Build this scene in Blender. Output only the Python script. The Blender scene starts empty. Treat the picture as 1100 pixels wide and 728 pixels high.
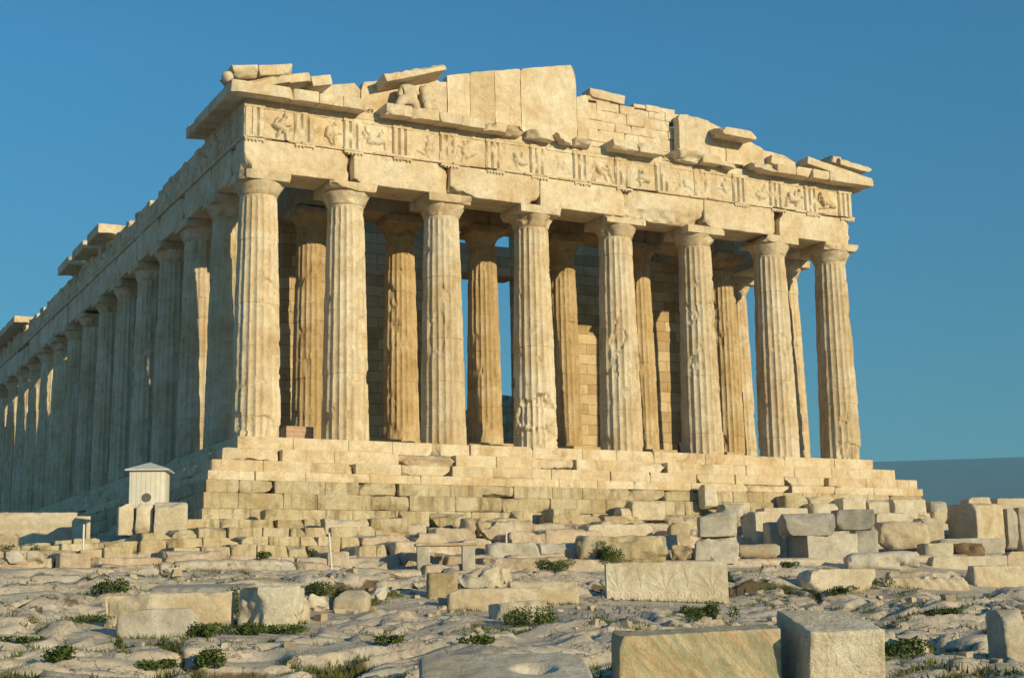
import bpy, math, random
import numpy as np

scene = bpy.context.scene
col = scene.collection
R = math.radians

# ------------------------------------------------------------------ camera
CX, CY, CZ = -16.232, -52.619, -6.474
YAW, PITCH, ROLL, FOC = 0.488237, 0.181864, -0.019430, 1560.4     # focal length in units of a 1100 wide frame
_fw = np.array([math.sin(YAW)*math.cos(PITCH), math.cos(YAW)*math.cos(PITCH), math.sin(PITCH)])
_r = np.array([math.cos(YAW), -math.sin(YAW), 0.0])
_u = np.cross(_r, _fw)
RT = math.cos(ROLL)*_r + math.sin(ROLL)*_u
UP = -math.sin(ROLL)*_r + math.cos(ROLL)*_u
CAM = np.array([CX, CY, CZ])
cam_data = bpy.data.cameras.new('camera')
cam_data.sensor_width = 36.0
cam_data.lens = FOC/1100*36.0
cam_data.clip_start = 0.5
cam_data.clip_end = 130000
cam = bpy.data.objects.new('camera', cam_data)
col.objects.link(cam)
from mathutils import Matrix, Vector
cam.matrix_world = Matrix(((RT[0], UP[0], -_fw[0], CX), (RT[1], UP[1], -_fw[1], CY), (RT[2], UP[2], -_fw[2], CZ), (0, 0, 0, 1)))
scene.camera = cam

# ------------------------------------------------------------------ light
SUN_A, SUN_E = 18.0, 14.0        # degrees south of the facade's normal, degrees above the horizon
to_sun = Vector((math.sin(R(SUN_A))*math.cos(R(SUN_E)), -math.cos(R(SUN_A))*math.cos(R(SUN_E)), math.sin(R(SUN_E))))
world = bpy.data.worlds.new('World')
scene.world = world
world.use_nodes = True
wn = world.node_tree.nodes
wl = world.node_tree.links
bg = wn['Background']
sky = wn.new('ShaderNodeTexSky')
sky.sky_type = 'NISHITA'
sky.sun_disc = False
sky.sun_elevation = R(SUN_E)
sky.sun_rotation = math.atan2(to_sun.x, to_sun.y)
sky.altitude = 150
sky.air_density = 1.0
sky.dust_density = 0.6
sky.ozone_density = 2.0
tint = wn.new('ShaderNodeMix'); tint.data_type = 'RGBA'; tint.blend_type = 'MULTIPLY'
tint.inputs[0].default_value = 1.0; tint.inputs[7].default_value = (0.30, 0.93, 1.18, 1)
wl.new(sky.outputs[0], tint.inputs[6])
wtc = wn.new('ShaderNodeTexCoord'); wsep = wn.new('ShaderNodeSeparateXYZ'); wrm = wn.new('ShaderNodeValToRGB')
wl.new(wtc.outputs['Generated'], wsep.inputs[0]); wl.new(wsep.outputs['Z'], wrm.inputs[0])
wrm.color_ramp.elements[0].position = 0.06; wrm.color_ramp.elements[0].color = (0.78, 0.60, 0.52, 1)      # painted gradient: sky colour dimmed low over the horizon
wrm.color_ramp.elements[1].position = 0.36; wrm.color_ramp.elements[1].color = (1, 1, 1, 1)
tint2 = wn.new('ShaderNodeMix'); tint2.data_type = 'RGBA'; tint2.blend_type = 'MULTIPLY'; tint2.inputs[0].default_value = 1.0
wl.new(tint.outputs[2], tint2.inputs[6]); wl.new(wrm.outputs[0], tint2.inputs[7])
wl.new(tint2.outputs[2], bg.inputs['Color'])
bg.inputs['Strength'].default_value = 0.09
sun_data = bpy.data.lights.new('sun', 'SUN')
sun_data.energy = 5.0
sun_data.angle = R(0.5)
sun_data.color = (1.0, 0.815, 0.48)
sun = bpy.data.objects.new('sun', sun_data)
sun.rotation_euler = to_sun.to_track_quat('Z', 'Y').to_euler()
sun.location = (0, -60, 60)
col.objects.link(sun)
scene.view_settings.view_transform = 'Standard'
scene.view_settings.look = 'None'
scene.view_settings.gamma = 1
scene.view_settings.use_curve_mapping = False
scene.view_settings.exposure = 0.22
try:
    scene.cycles.max_bounces = 6
    scene.cycles.diffuse_bounces = 2
    scene.cycles.volume_bounces = 1
except Exception:
    pass

# ------------------------------------------------------------------ noise
def _h(i, j, k, seed):
    n = (i.astype(np.int64)*374761393 + j.astype(np.int64)*668265263 + k.astype(np.int64)*1274126177 + seed*974634777) & 0xFFFFFFFF
    n = ((n ^ (n >> 13))*1274126177) & 0xFFFFFFFF
    n = (n ^ (n >> 16))
    n = (n*2246822519) & 0xFFFFFFFF
    n = n ^ (n >> 15)
    return (n & 0xFFFFFF)/float(0xFFFFFF)

def noise3(p, seed=0):
    f = np.floor(p); t = p - f
    t = t*t*(3 - 2*t)
    i, j, k = f[:, 0], f[:, 1], f[:, 2]
    x, y, z = t[:, 0], t[:, 1], t[:, 2]
    def c(a, b, d): return _h(i+a, j+b, k+d, seed)
    x00 = c(0,0,0)*(1-x)+c(1,0,0)*x; x10 = c(0,1,0)*(1-x)+c(1,1,0)*x
    x01 = c(0,0,1)*(1-x)+c(1,0,1)*x; x11 = c(0,1,1)*(1-x)+c(1,1,1)*x
    return (x00*(1-y)+x10*y)*(1-z)+(x01*(1-y)+x11*y)*z

def fbm3(p, seed=0, octv=4):
    a = 0.5; s = 0; tot = 0
    for o in range(octv):
        s = s + a*noise3(p*(2.03**o)+o*17.3, seed+o*7); tot += a; a *= 0.5
    return s/tot

def sstep(a, b, x):
    t = np.clip((x-a)/(b-a), 0, 1)
    return t*t*(3-2*t)

def worley(x, y, seed):
    """edge distance, cell random values and offset from the cell centre"""
    ix = np.floor(x); iy = np.floor(y)
    f1 = np.full(x.shape, 9.0); f2 = np.full(x.shape, 9.0)
    c1 = np.zeros(x.shape); c2 = np.zeros(x.shape); c3 = np.zeros(x.shape); ox = np.zeros(x.shape); oy = np.zeros(x.shape)
    z = np.zeros(x.shape)
    for a in (-1, 0, 1):
        for b in (-1, 0, 1):
            gx = ix+a; gy = iy+b
            px = gx+0.15+0.7*_h(gx, gy, z, seed); py = gy+0.15+0.7*_h(gx, gy, z+1, seed)
            d = np.hypot(x-px, y-py)
            near = d < f1
            f2 = np.where(near, f1, np.minimum(f2, d))
            f1 = np.where(near, d, f1)
            c1 = np.where(near, _h(gx, gy, z+2, seed), c1)
            c2 = np.where(near, _h(gx, gy, z+3, seed), c2)
            c3 = np.where(near, _h(gx, gy, z+4, seed), c3)
            ox = np.where(near, x-px, ox); oy = np.where(near, y-py, oy)
    return f2-f1, c1, c2, c3, ox, oy

# ------------------------------------------------------------------ terrain height
PADS = []; HOLLOWS = []
TERR = (-10.2, -8.8, -7.4, -6.0, -4.6, -3.2)          # rock cut steps climbing to the temple
def base_z(x, y):
    z = np.interp(y, [-900, -300, -120, -70, -52.6, -33, -26, -19, -14, -10.6, -10.3, -2.6], [-120, -60, -16, -8.6, -8.08, -7.5, -7.12, -6.55, -5.95, -5.50, -5.48, -5.46])
    z = z + 0.0
    for t in TERR:
        z = z + 0.36*sstep(t-0.03, t+0.03, y)
    z = z + 0.022*np.clip(x-2, 0, 40)*sstep(-22, -4, y)
    z = z - 0.17*np.clip(-2.0-x, 0, 9)*sstep(-9.5, 0.5, y)
    z = z - 0.0006*np.clip(y-85, 0, 5000)**1.6 - 0.0006*np.clip(np.abs(x-15)-75, 0, 5000)**1.6
    return np.maximum(z, -150)

def ground_full(x, y):
    x = np.asarray(x, float); y = np.asarray(y, float)
    z = base_z(x, y)
    p2 = np.stack([x, y, np.zeros_like(x)], -1)
    amp = np.interp(y, [-60, -12.5, -10, -3, -1.5, 0], [1, 1, 0.6, 0.5, 0.2, 0.15])
    far = np.clip(1 - (np.hypot(x-8, y+15)-55)/30, 0, 1)
    amp = amp*far
    foot = np.zeros_like(x)
    for px_, py_, pr_ in PADS:
        for cx_, cy_, rr_ in ((px_-0.10, py_-0.5, pr_), (px_-0.55, py_-1.5, pr_*0.85)):
            m_ = (np.abs(x-cx_) < rr_+1.6) & (np.abs(y-cy_) < rr_+1.6)
            if m_.any(): amp[m_] *= 1-0.85*sstep(rr_+1.3, rr_*0.7, np.hypot(x[m_]-cx_, y[m_]-cy_))
        m_ = (np.abs(x-px_) < pr_+1) & (np.abs(y-py_) < pr_+1)
        if m_.any(): foot[m_] = np.maximum(foot[m_], sstep(pr_+0.45, pr_*0.9, np.hypot(x[m_]-px_, (y[m_]-py_)*1.25)))
    wx = fbm3(p2*0.45, 3, 3)-0.5; wy = fbm3(p2*0.45+50, 5, 3)-0.5
    e1, a, b, c, ox, oy = worley(x/6.2+wx*1.1, y/3.4+wy*1.1+0.08*x, 11)
    z1 = (a-0.5)*0.34 + 0.14*sstep(0, 0.12, e1) - 0.12 + (b-0.5)*0.34*ox + (c-0.0)*0.55*oy
    e2, a2, b2, c2, ox2, oy2 = worley(x/2.3+wy*1.9, y/1.5+wx*1.9, 23)
    strength2 = sstep(0.53, 0.63, fbm3(p2*0.23+9, 41, 2))
    z2 = ((a2-0.5)*0.10 + 0.06*sstep(0, 0.08, e2) + (b2-0.5)*0.14*ox2 + (c2-0.1)*0.18*oy2)*strength2
    qb = fbm3(p2*np.array([0.24, 0.50, 1])+77, 63, 2)*7 + 0.30*y + 0.25*(wx+wy); fq = np.floor(qb); z5 = (fq+sstep(0.0, 0.12, qb-fq)-qb)*0.17      # bedding ledges
    z3 = z5 + (fbm3(p2*0.42, 61, 2)-0.5)*0.42 + (fbm3(p2*1.2, 65, 3)-0.5)*0.04*(0.3+strength2) + (fbm3(p2*5, 71, 3)-0.5)*0.014*(0.5+strength2)
    rid = 1-np.abs(2*fbm3(p2*np.array([0.9, 2.1, 1])+30, 81, 4)-1)
    z4 = -0.08*sstep(0.86, 0.99, rid)
    crack = np.maximum(1-sstep(0.02, 0.14, e1), (1-sstep(0.02, 0.13, e2))*strength2*0.8)
    crack = np.maximum(crack, sstep(0.9, 0.98, rid)*0.7)
    for hx, hy, rx_, ry_, dz in HOLLOWS:                      # soil filled hollows in the rock
        q = np.sqrt(((x-hx)/rx_)**2+((y-hy)/ry_)**2) + (wx+wy)*0.9
        m_ = sstep(1.0, 0.7, q)
        z = z - dz*m_; crack = np.maximum(crack, m_*1.1*(far > 0.3))
    crack = np.maximum(crack, foot*sstep(0.42, 0.6, fbm3(p2*1.3+3, 95, 3))*0.6)
    under = sstep(-10.25, -9.6, y)*sstep(-1.2, -2.3, y)      # the rock lies lower behind the rock cut steps
    return z - 0.5*under + amp*(z1+z2+z3+z4), crack*np.clip(amp+0.25, 0, 1)

def gz(x, y):
    return float(ground_full(np.array([x]), np.array([y]))[0][0])

# ------------------------------------------------------------------ rays through the photograph's pixels (used once, to survey real positions)
def ray(u, v):
    return _fw + RT*((u-550)/FOC) + UP*((364-v)/FOC)
def at(u, v, d): return CAM + ray(u, v)*d
def on_y(u, v, y):
    r = ray(u, v); return CAM + r*((y-CY)/r[1])
def on_x(u, v, x):
    r = ray(u, v); return CAM + r*((x-CX)/r[0])
def on_ground(u, v, smooth=False, dmin=12):
    r = ray(u, v)
    d = np.arange(dmin, 90, 0.05)
    p = CAM + r*d[:, None]
    g = base_z(p[:, 0], p[:, 1]) if smooth else ground_full(p[:, 0], p[:, 1])[0]
    hit = np.nonzero(p[:, 2] <= g)[0]
    # skip a start below ground
    k = hit[0] if len(hit) else len(d)-1
    return p[k], d[k]

# ------------------------------------------------------------------ survey of the loose blocks (photo box of each front face, depth, turn)
SPEC = []
def B(name, label, box, depth, rot, mat, cat='stone block', D=None, **k):
    u0, v0, u1, v1 = box
    if D == 'prev': D = SPEC[-1]['D']+0.1; k['ground'] = False; k['sink'] = 0
    if D is None:
        p, D = on_ground((u0+u1)/2, v1, smooth=True)
    p = at((u0+u1)/2, v1, D)
    phi = R(-28+rot)
    w = (u1-u0)/FOC*D/max(0.5, math.cos(R(rot))); h = (v1-v0)/FOC*D
    fwd = np.array([-math.sin(phi), math.cos(phi), 0])*depth/2
    s = dict(name=name, label=label, cat=cat, mat=mat, D=D, w=w, h=h, depth=depth, phi=phi, loc=tuple(p+fwd), seed=len(SPEC)+1000, ground=k.get('ground', True))
    s.update(k); SPEC.append(s)
def gB(g, *a, **k): B(*a, group=g, **k)
# near foreground
B('stone_slab', 'large tan slab with slanting green streaks in the near foreground', (665, 680, 842, 748), 0.75, 3, 'veined', slope=0.03, r=.025, rx=4, amp=.012, chips=-1, chip=.07)
B('stone_block', 'big squared block with rough pecked face and flat grey top at lower right', (866, 677, 954, 748), 1.3, 9, 'pecked', chips=0, chip=.1, rx=12, amp=.02, taper=.04)
B('stone_block', 'small pale upright block at the far right, standing on bare bedrock', (1081, 655, 1112, 712), 0.7, 8, 'pale', r=.06)
B('stone_slab', 'flat pale slab with a round hollow lying at the bottom centre', (450, 738, 642, 764), 1.7, 3, 'pale', rx=11, amp=.025, dent=(0.35, 0.0, 0.3, 0.12))
B('carved_slab', 'upright pale slab carved with palmettes and scrolls', (653, 604, 785, 646), 0.5, 2, 'pale', 'carved slab', kind='carved')
B('stone_block', 'smooth grey rectangular block in front of the long tan block at left', (125, 654, 209, 686), 0.6, 4, 'grey', r=.05, amp=.01, chips=3)
B('stone_block', 'long tan block lying behind the smooth grey block at left', (112, 637, 246, 675), 1.0, 6, 'warm', amp=.03, slope=.02, chips=8, chip=.25)
B('broken_boulder', 'big broken buff boulder with rough face wrapped in green plants', (252, 631, 322, 678), 0.9, 2, 'pale', 'boulder', r=.07, amp=.03, chips=3, chip=.38)
B('stone_fragment', 'narrow split piece leaning on the right side of the broken boulder', (318, 638, 331, 669), 0.5, 4, 'warm', 'stone', amp=.03, chips=4)
B('stone_fragment', 'small buff stone just right of the broken boulder', (329, 638, 356, 657), 0.5, 10, 'pale', 'stone', kind='boulder')
B('scrolled_block', 'buff block with a carved scroll end near the shaded hollow', (357, 634, 393, 656), 0.6, -8, 'warm', amp=.03, r=.09)
B('stone_fragment', 'rounded grey stone standing in the shaded hollow left of centre', (404, 627, 421, 648), 0.35, 0, 'grey', 'stone', kind='boulder')
B('stone_block', 'tan block with a thick grass tuft on its right end, centre foreground', (482, 632, 583, 656), 0.7, 6, 'warm', r=.06, amp=.02)
B('wedge_block', 'light wedge-shaped block with sloping base in front of the grass tuft', (523, 646, 588, 668), 0.6, -6, 'pale', slope=.06, amp=.02, chips=5, chip=.25)
B('stone_block', 'buff block with upright veining behind the wedge-shaped block', (549, 624, 622, 648), 0.8, 6, 'warm', amp=.012)
B('jagged_stone', 'jagged white broken stone with a scooped top at centre', (490, 606, 549, 633), 0.7, 0, 'pale', 'stone', amp=.06, r=.06, chips=9, chip=.45)
B('rough_block', 'rough layered brownish block left of the jagged white stone', (460, 615, 492, 643), 0.8, 8, 'poros', amp=.04, r=.08)
B('small_stone', 'pale loose stone left of the rough layered block', (437, 619, 459, 633), 0.4, 0, 'pale', 'stone', kind='boulder')
B('small_stone', 'little pale rounded stone on the rock below the shaded hollow', (433, 648, 449, 658), 0.3, 0, 'pale', 'stone', kind='boulder')
B('small_stone', 'little white stone in the soil patch below the wedge-shaped block', (549, 683, 563, 692), 0.3, 0, 'pale', 'stone', kind='boulder')
B('stone_slab', 'low flat grey slab flush with the rock above the broken boulder', (160, 632, 268, 640), 1.6, 4, 'grey', rx=6, amp=.02)
# middle distance, centre
B('kerb_block', 'grey smooth kerb block, the left one of the touching pair at centre', (524, 583, 581, 600), 0.7, 8, 'grey', r=.06)
B('kerb_block', 'grey smooth kerb block, the right one of the touching pair at centre', (581, 583, 622, 599), 0.7, 8, 'grey', r=.05)
B('rough_block', 'long rough-faced block with grassy foot behind the carved slab', (622, 575, 718, 602), 0.9, 6, 'poros', amp=.04, r=.08, chips=7, chip=.25)
B('stone_block', 'long bright block with shaded left end behind the long rough block', (632, 563, 703, 578), 1.3, 16, 'pale', r=.03)
B('stone_fragment', 'broken upright piece at the left of the cracked cluster, right of the long rough block', (721, 556, 742, 588), 0.6, 10, 'warm', 'stone', amp=.04, chips=6, chip=.25)
B('stone_fragment', 'low dark crumbling lump at the foot of the cracked cluster', (722, 582, 746, 601), 0.6, 0, 'poros', 'stone', kind='boulder', amp=.08)
B('cracked_block', 'lower cracked grey-buff block with a sloping top, right of the crumbling lump', (746, 572, 797, 602), 0.9, 2, 'grey', r=.03, taper=.12, chips=6, chip=.3)
B('cracked_block', 'upper cracked grey-buff block balanced on the lower one', (752, 550, 793, 576), 0.8, 2, 'grey', D='prev', lift=True, r=.03, amp=.02)
B('stone_block', 'upright block with a small square socket, beside the cracked pair', (812, 549, 835, 586), 0.9, 26, 'pale', r=.03)
B('rough_stone', 'rounded rough rock lying on top behind the cracked pair', (771, 541, 803, 555), 0.8, 0, 'grey', 'stone', kind='boulder')
B('column_fragment', 'short lying shaft fragment with a broken end at the foot of the socketed block', (796, 584, 838, 600), 0.4, -6, 'warm', 'column drum', kind='drum', flute=True)
B('stone_slab', 'thin upright grey slab left of the dark grey block pile', (829, 560, 842, 596), 0.8, 12, 'grey')
B('stone_block', 'lower long block of the dark grey pile with its left face in shade', (866, 573, 926, 601), 1.5, 24, 'grey', r=.03)
B('stone_block', 'grey block at the lower right of the dark grey pile', (921, 567, 946, 594), 0.9, 8, 'dark_grey')
B('stone_block', 'dark grey block on top of the pile at left', (844, 551, 900, 575), 0.9, 12, 'dark_grey', D=53.4, ground=False, sink=0)
B('stone_block', 'dark grey block with a round notch on top of the pile at right', (899, 547, 941, 569), 0.9, 4, 'dark_grey', D=54.6, ground=False, sink=0)
B('stone_block', 'bright flat block between the dark grey pile and the rounded rock', (941, 551, 992, 572), 1.2, 14, 'pale')
B('rounded_rock', 'rounded buff rock with a deep shaded face, left of the slotted block', (945, 560, 1000, 588), 0.9, 0, 'warm', 'stone', kind='boulder', amp=.07)
B('stone_block', 'small bright block behind the rounded rock', (992, 556, 1016, 580), 0.9, 12, 'pale')
B('slotted_block', 'large block with a cut slot in its sunlit face and grey shaded left side', (1048, 540, 1085, 588), 1.7, 32, 'warm', r=.06)
B('stone_slab', 'narrow grey upright slab right of the slotted block', (1084, 546, 1096, 586), 0.8, 10, 'grey')
B('stone_block', 'tall grey block behind the narrow slab at the right border', (1097, 545, 1116, 588), 0.8, 8, 'grey')
B('brown_stone', 'dark brown porous stone in front of the slotted block', (1026, 583, 1059, 598), 0.5, 0, 'brown', 'stone', kind='boulder', amp=.03, chips=3)
B('stone_block', 'speckled bright block left of the dark brown stone', (994, 583, 1026, 600), 0.8, 8, 'pale')
B('stone_slab', 'flat grey slab behind the dark brown stone', (1010, 578, 1082, 592), 1.0, 4, 'grey')
B('column_drum', 'big rounded grey shaft fragment lying in front of the pile', (912, 592, 992, 613), 0.8, 6, 'grey', 'column drum', kind='drum')
B('stone_block', 'long light block with a pointed left end in the right middle ground', (866, 611, 944, 637), 0.9, 12, 'pale', chips=7, chip=.3)
B('fluted_fragment', 'rough broken block with slanting flute marks, right of the pointed block', (948, 613, 1045, 633), 0.8, 4, 'warm', amp=.04, r=.06, chips=8, chip=.3, flutes=True)
B('stone_block', 'rough buff block with peg holes at the right border', (1046, 607, 1112, 631), 0.9, 4, 'warm', amp=.035, r=.06)
B('stone_block', 'long low light block behind the fluted fragment', (1000, 597, 1084, 612), 0.8, 4, 'pale')
B('stone_block', 'small grey-buff block at the right border behind the peg-holed block', (1082, 592, 1112, 607), 0.8, 4, 'warm')
# far row at the foot of the temple
B('white_block', 'small white squared block standing against the foundation at centre right', (757, 520, 774, 539), 0.6, 22, 'pale', D=61.0, ground=False, sink=.3)
lows = [(617, 537, 668, 549, 'poros', 'long low block below the foundation, first right of the centre rubble'), (679, 538, 716, 552, 'warm', 'low block below the foundation, left of the broad squat one'), (717, 536, 738, 550, 'poros', 'short squat block below the foundation, left of the white squared block'), (668, 545, 680, 553, 'warm', 'little bright block wedged between two low blocks below the foundation')]
for u0, v0, u1, v1, m, l in lows: B('stone_block', l, (u0, v0, u1, v1+3), 0.8, 22, m, amp=.03)
rub = [(430, 549, 462, 562, 'poros', 'squared dark-ended block in the centre rubble row below the temple steps'), (466, 551, 500, 563, 'poros', 'block with deep shadow beside it in the centre rubble row'),
       (500, 556, 515, 571, 'warm', 'broken light lump at the middle of the centre rubble row'), (516, 560, 552, 572, 'poros', 'wide flat rough block low in the centre rubble row'),
       (553, 548, 575, 560, 'poros', 'rough block with a dark gap on its left in the centre rubble row'), (590, 546, 626, 558, 'poros', 'pitted block at the right end of the centre rubble row'),
       (350, 557, 398, 571, 'warm', 'two-layered tan block left of the centre rubble row'), (400, 556, 444, 571, 'poros', 'tan block with a shaded left side, left part of the centre rubble row'), (286, 547, 300, 560, 'poros', 'small dark stone standing against the foundation left of centre')]
for u0, v0, u1, v1, m, l in rub: B('rough_block', l, (u0, v0, u1, v1), 0.8, 24, m, amp=.04, r=.07, chips=6, chip=.22)
rows = [(820, 545, 870, 556, 'long bright low block, leftmost of the pale row behind the dark grey pile'), (871, 540, 902, 552, 'bright block in the pale row just left of the two light boulders'), (905, 534, 932, 549, 'bright rounded block in the pale row behind the notched dark block'), (933, 536, 958, 550, 'leaning bright block in the pale row behind the bright flat block'),
        (960, 536, 1000, 549, 'long bright block in the pale row below the right end of the steps'), (1001, 538, 1019, 552, 'grey shaded block at the right end of the pale row')]
for i, (u0, v0, u1, v1, l) in enumerate(rows): B('stone_block', l, (u0, v0, u1, v1+4), 0.9, 20, 'grey' if i == 5 else 'pale', r=.05, amp=.03)
B('stone_block', 'grey block on the foundation ledge, left of its bright neighbour', (843, 532, 870, 546), 0.8, 24, 'poros', D=63, ground=False, sink=.5)
B('stone_block', 'bright block on the foundation ledge, right of its grey neighbour', (870, 533, 900, 546), 0.8, 24, 'warm', D=64, ground=False, sink=.5)
B('stone_block', 'low tan block on the skyline left of the slotted block top', (1040, 534, 1070, 546), 0.9, 16, 'warm', D=60, ground=False, sink=1.2)
B('stone_block', 'long tan block on the skyline at the right border', (1071, 535, 1112, 548), 0.9, 10, 'warm', D=61, ground=False, sink=1.2)
# left group around the hut
B('stone_block', 'pale block with a shaded left face, leftmost of the three in front of the hut', (128, 540, 143, 562), 0.7, 24, 'pale', D=49.0, ground=False, sink=.4)
B('stone_block', 'pale tapering block, middle of the three in front of the hut', (145, 540, 164, 562), 0.6, 10, 'pale', D=49.0, ground=False, taper=.1, sink=.4)
B('stone_block', 'pale square block, rightmost of the three in front of the hut', (166, 538, 200, 561), 0.6, 10, 'pale', D=49.0, ground=False, sink=.4)
B('moulded_block', 'large pale moulded block at far left catching the hut shadow', (2, 550, 78, 585), 1.2, 20, 'pale', D=55.6, ground=False, sink=.6, mould=True)
B('stone_block', 'smaller pale block with moulded edge right of the large moulded block', (79, 554, 96, 573), 0.9, 20, 'pale', D=54.5, ground=False, sink=.9)
B('stone_block', 'pale stone at the far left border under the large moulded block', (-12, 573, 17, 592), 0.9, 16, 'warm', D=50.5, ground=False, sink=.4)
B('column_drum', 'low half-round drum standing left of the masonry courses', (113, 563, 133, 582), 0.7, 0, 'pale', 'column drum', D=50.5, ground=False, kind='boulder', sink=.3)
B('small_stone', 'small grey squared stone in the low row at far left', (6, 592, 25, 601), 0.5, 10, 'grey', 'stone')
B('small_stone', 'small bright rounded stone beside the grey squared one at far left', (28, 591, 46, 601), 0.5, 10, 'pale', 'stone', r=.12)
HOLLOWS = [(*on_ground(375, 632, True)[0][:2], 2.6, 0.9, 0.30), (*on_ground(565, 678, True)[0][:2], 1.6, 0.7, 0.18), (*on_ground(985, 700, True)[0][:2], .8, 1.2, 0.2), (*on_ground(690, 655, True)[0][:2], .9, .35, 0.15)]
PADS = [(s['loc'][0], s['loc'][1], 0.5*max(s['w'], s['depth'])) for s in SPEC if s['ground']]

# ------------------------------------------------------------------ mesh helpers
class Acc:
    def __init__(s): s.v = []; s.f = []; s.n = 0
    def add(s, v, f):
        s.v.append(np.asarray(v, float)); s.f += [tuple(int(i)+s.n for i in q) for q in f]; s.n += len(v)
    def box(s, x0, x1, y0, y1, z0, z1, r=0.03, res=0.5, amp=0.012, seed=0, chips=0, chip=0.2):
        v, f = block_arrays(x1-x0, y1-y0, z1-z0, r, res, amp, seed, chips, chip)
        v = v + np.array([(x0+x1)/2, (y0+y1)/2, z0]); s.add(v, f)
    def build(s, name, m, parent=None, smooth=35):
        return make(name, np.concatenate(s.v), s.f, m, parent, smooth)

def make(name, v, f, m, parent=None, smooth=35, matrix=None):
    me = bpy.data.meshes.new(name)
    me.from_pydata(np.asarray(v).tolist(), [], f)
    if smooth is not None:
        me.polygons.foreach_set('use_smooth', [True]*len(me.polygons))
        me.update()
        if smooth < 180:
            me.set_sharp_from_angle(angle=R(smooth))
    me.materials.append(m)
    o = bpy.data.objects.new(name, me)
    col.objects.link(o)
    if parent is not None: o.parent = parent
    return o

def _axis(h, r, res):
    r = min(r, h*0.45)
    n = max(2, int(round(2*(h-r)/res))+1)
    inner = np.linspace(-(h-r), h-r, n)
    return np.concatenate([[-h, -h+0.4*r], inner, [h-0.4*r, h]]), r

def block_arrays(sx, sy, sz, r, res, amp, seed, chips=0, chip=0.2):
    hs = (sx/2, sy/2, sz/2)
    r = min(r, 0.45*min(hs)*1.0)
    ax = [_axis(h, r, res)[0] for h in hs]
    P = []; F = []; n = 0
    for k in range(3):
        a, b = [(1, 2), (2, 0), (0, 1)][k]
        A, B = np.meshgrid(ax[a], ax[b], indexing='ij')
        na, nb = A.shape
        for sgn in (-1, 1):
            p = np.zeros((na*nb, 3)); p[:, a] = A.ravel(); p[:, b] = B.ravel(); p[:, k] = sgn*hs[k]
            idx = np.arange(na*nb).reshape(na, nb)+n
            q = np.stack([idx[:-1, :-1], idx[1:, :-1], idx[1:, 1:], idx[:-1, 1:]], -1).reshape(-1, 4)
            if sgn < 0: q = q[:, ::-1]
            P.append(p); F.append(q); n += na*nb
    P = np.concatenate(P); F = np.concatenate(F)
    key = np.round(P*1e4).astype(np.int64)
    _, first, inv = np.unique(key, axis=0, return_index=True, return_inverse=True)
    inv = inv.reshape(-1)
    P = P[first]; F = inv[F]
    lim = np.array(hs)-r
    q = np.clip(P, -lim, lim)
    d = P-q
    ln = np.linalg.norm(d, axis=1, keepdims=True)
    P = q + d/np.maximum(ln, 1e-9)*r
    rng = random.Random(seed*7+1)
    for c in range(chips):
        sg = np.array([rng.choice((-1, 1)) for _ in range(3)], float)
        w = np.array([rng.uniform(0.25, 1), rng.uniform(0.25, 1), rng.uniform(0.25, 1)])
        if rng.random() < 0.45: w[rng.randrange(3)] = 0.03
        nn = sg*w/np.linalg.norm(w)
        dd = float((nn*sg*np.array(hs)).sum()) - rng.uniform(0.4, 1.0)*chip
        ex = P@nn - dd + (noise3(P*5+seed, seed+c)-0.5)*chip*0.5
        m_ = ex > 0
        P[m_] -= nn*ex[m_][:, None]
    if amp > 0:
        o = seed*13.37 % 977
        dv = np.stack([fbm3(P*1.6+o, seed, 3), fbm3(P*1.6+o+31, seed+1, 3), fbm3(P*1.6+o+57, seed+2, 3)], -1)-0.5
        dh = np.stack([noise3(P*7+o, seed+3), noise3(P*7+o+11, seed+4), noise3(P*7+o+23, seed+5)], -1)-0.5
        P = P + dv*amp*2.4 + dh*amp*0.7
    P[:, 2] += sz/2
    return P, F

def empty(name, loc=(0, 0, 0), rz=0):
    o = bpy.data.objects.new(name, None); col.objects.link(o)
    o.location = loc; o.rotation_euler = (0, 0, rz); o.empty_display_size = 0.3
    return o

def tag(o, label=None, cat=None, group=None, kind=None):
    if label: o['label'] = label
    if cat: o['category'] = cat
    if group: o['group'] = group
    if kind: o['kind'] = kind
    return o

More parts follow.
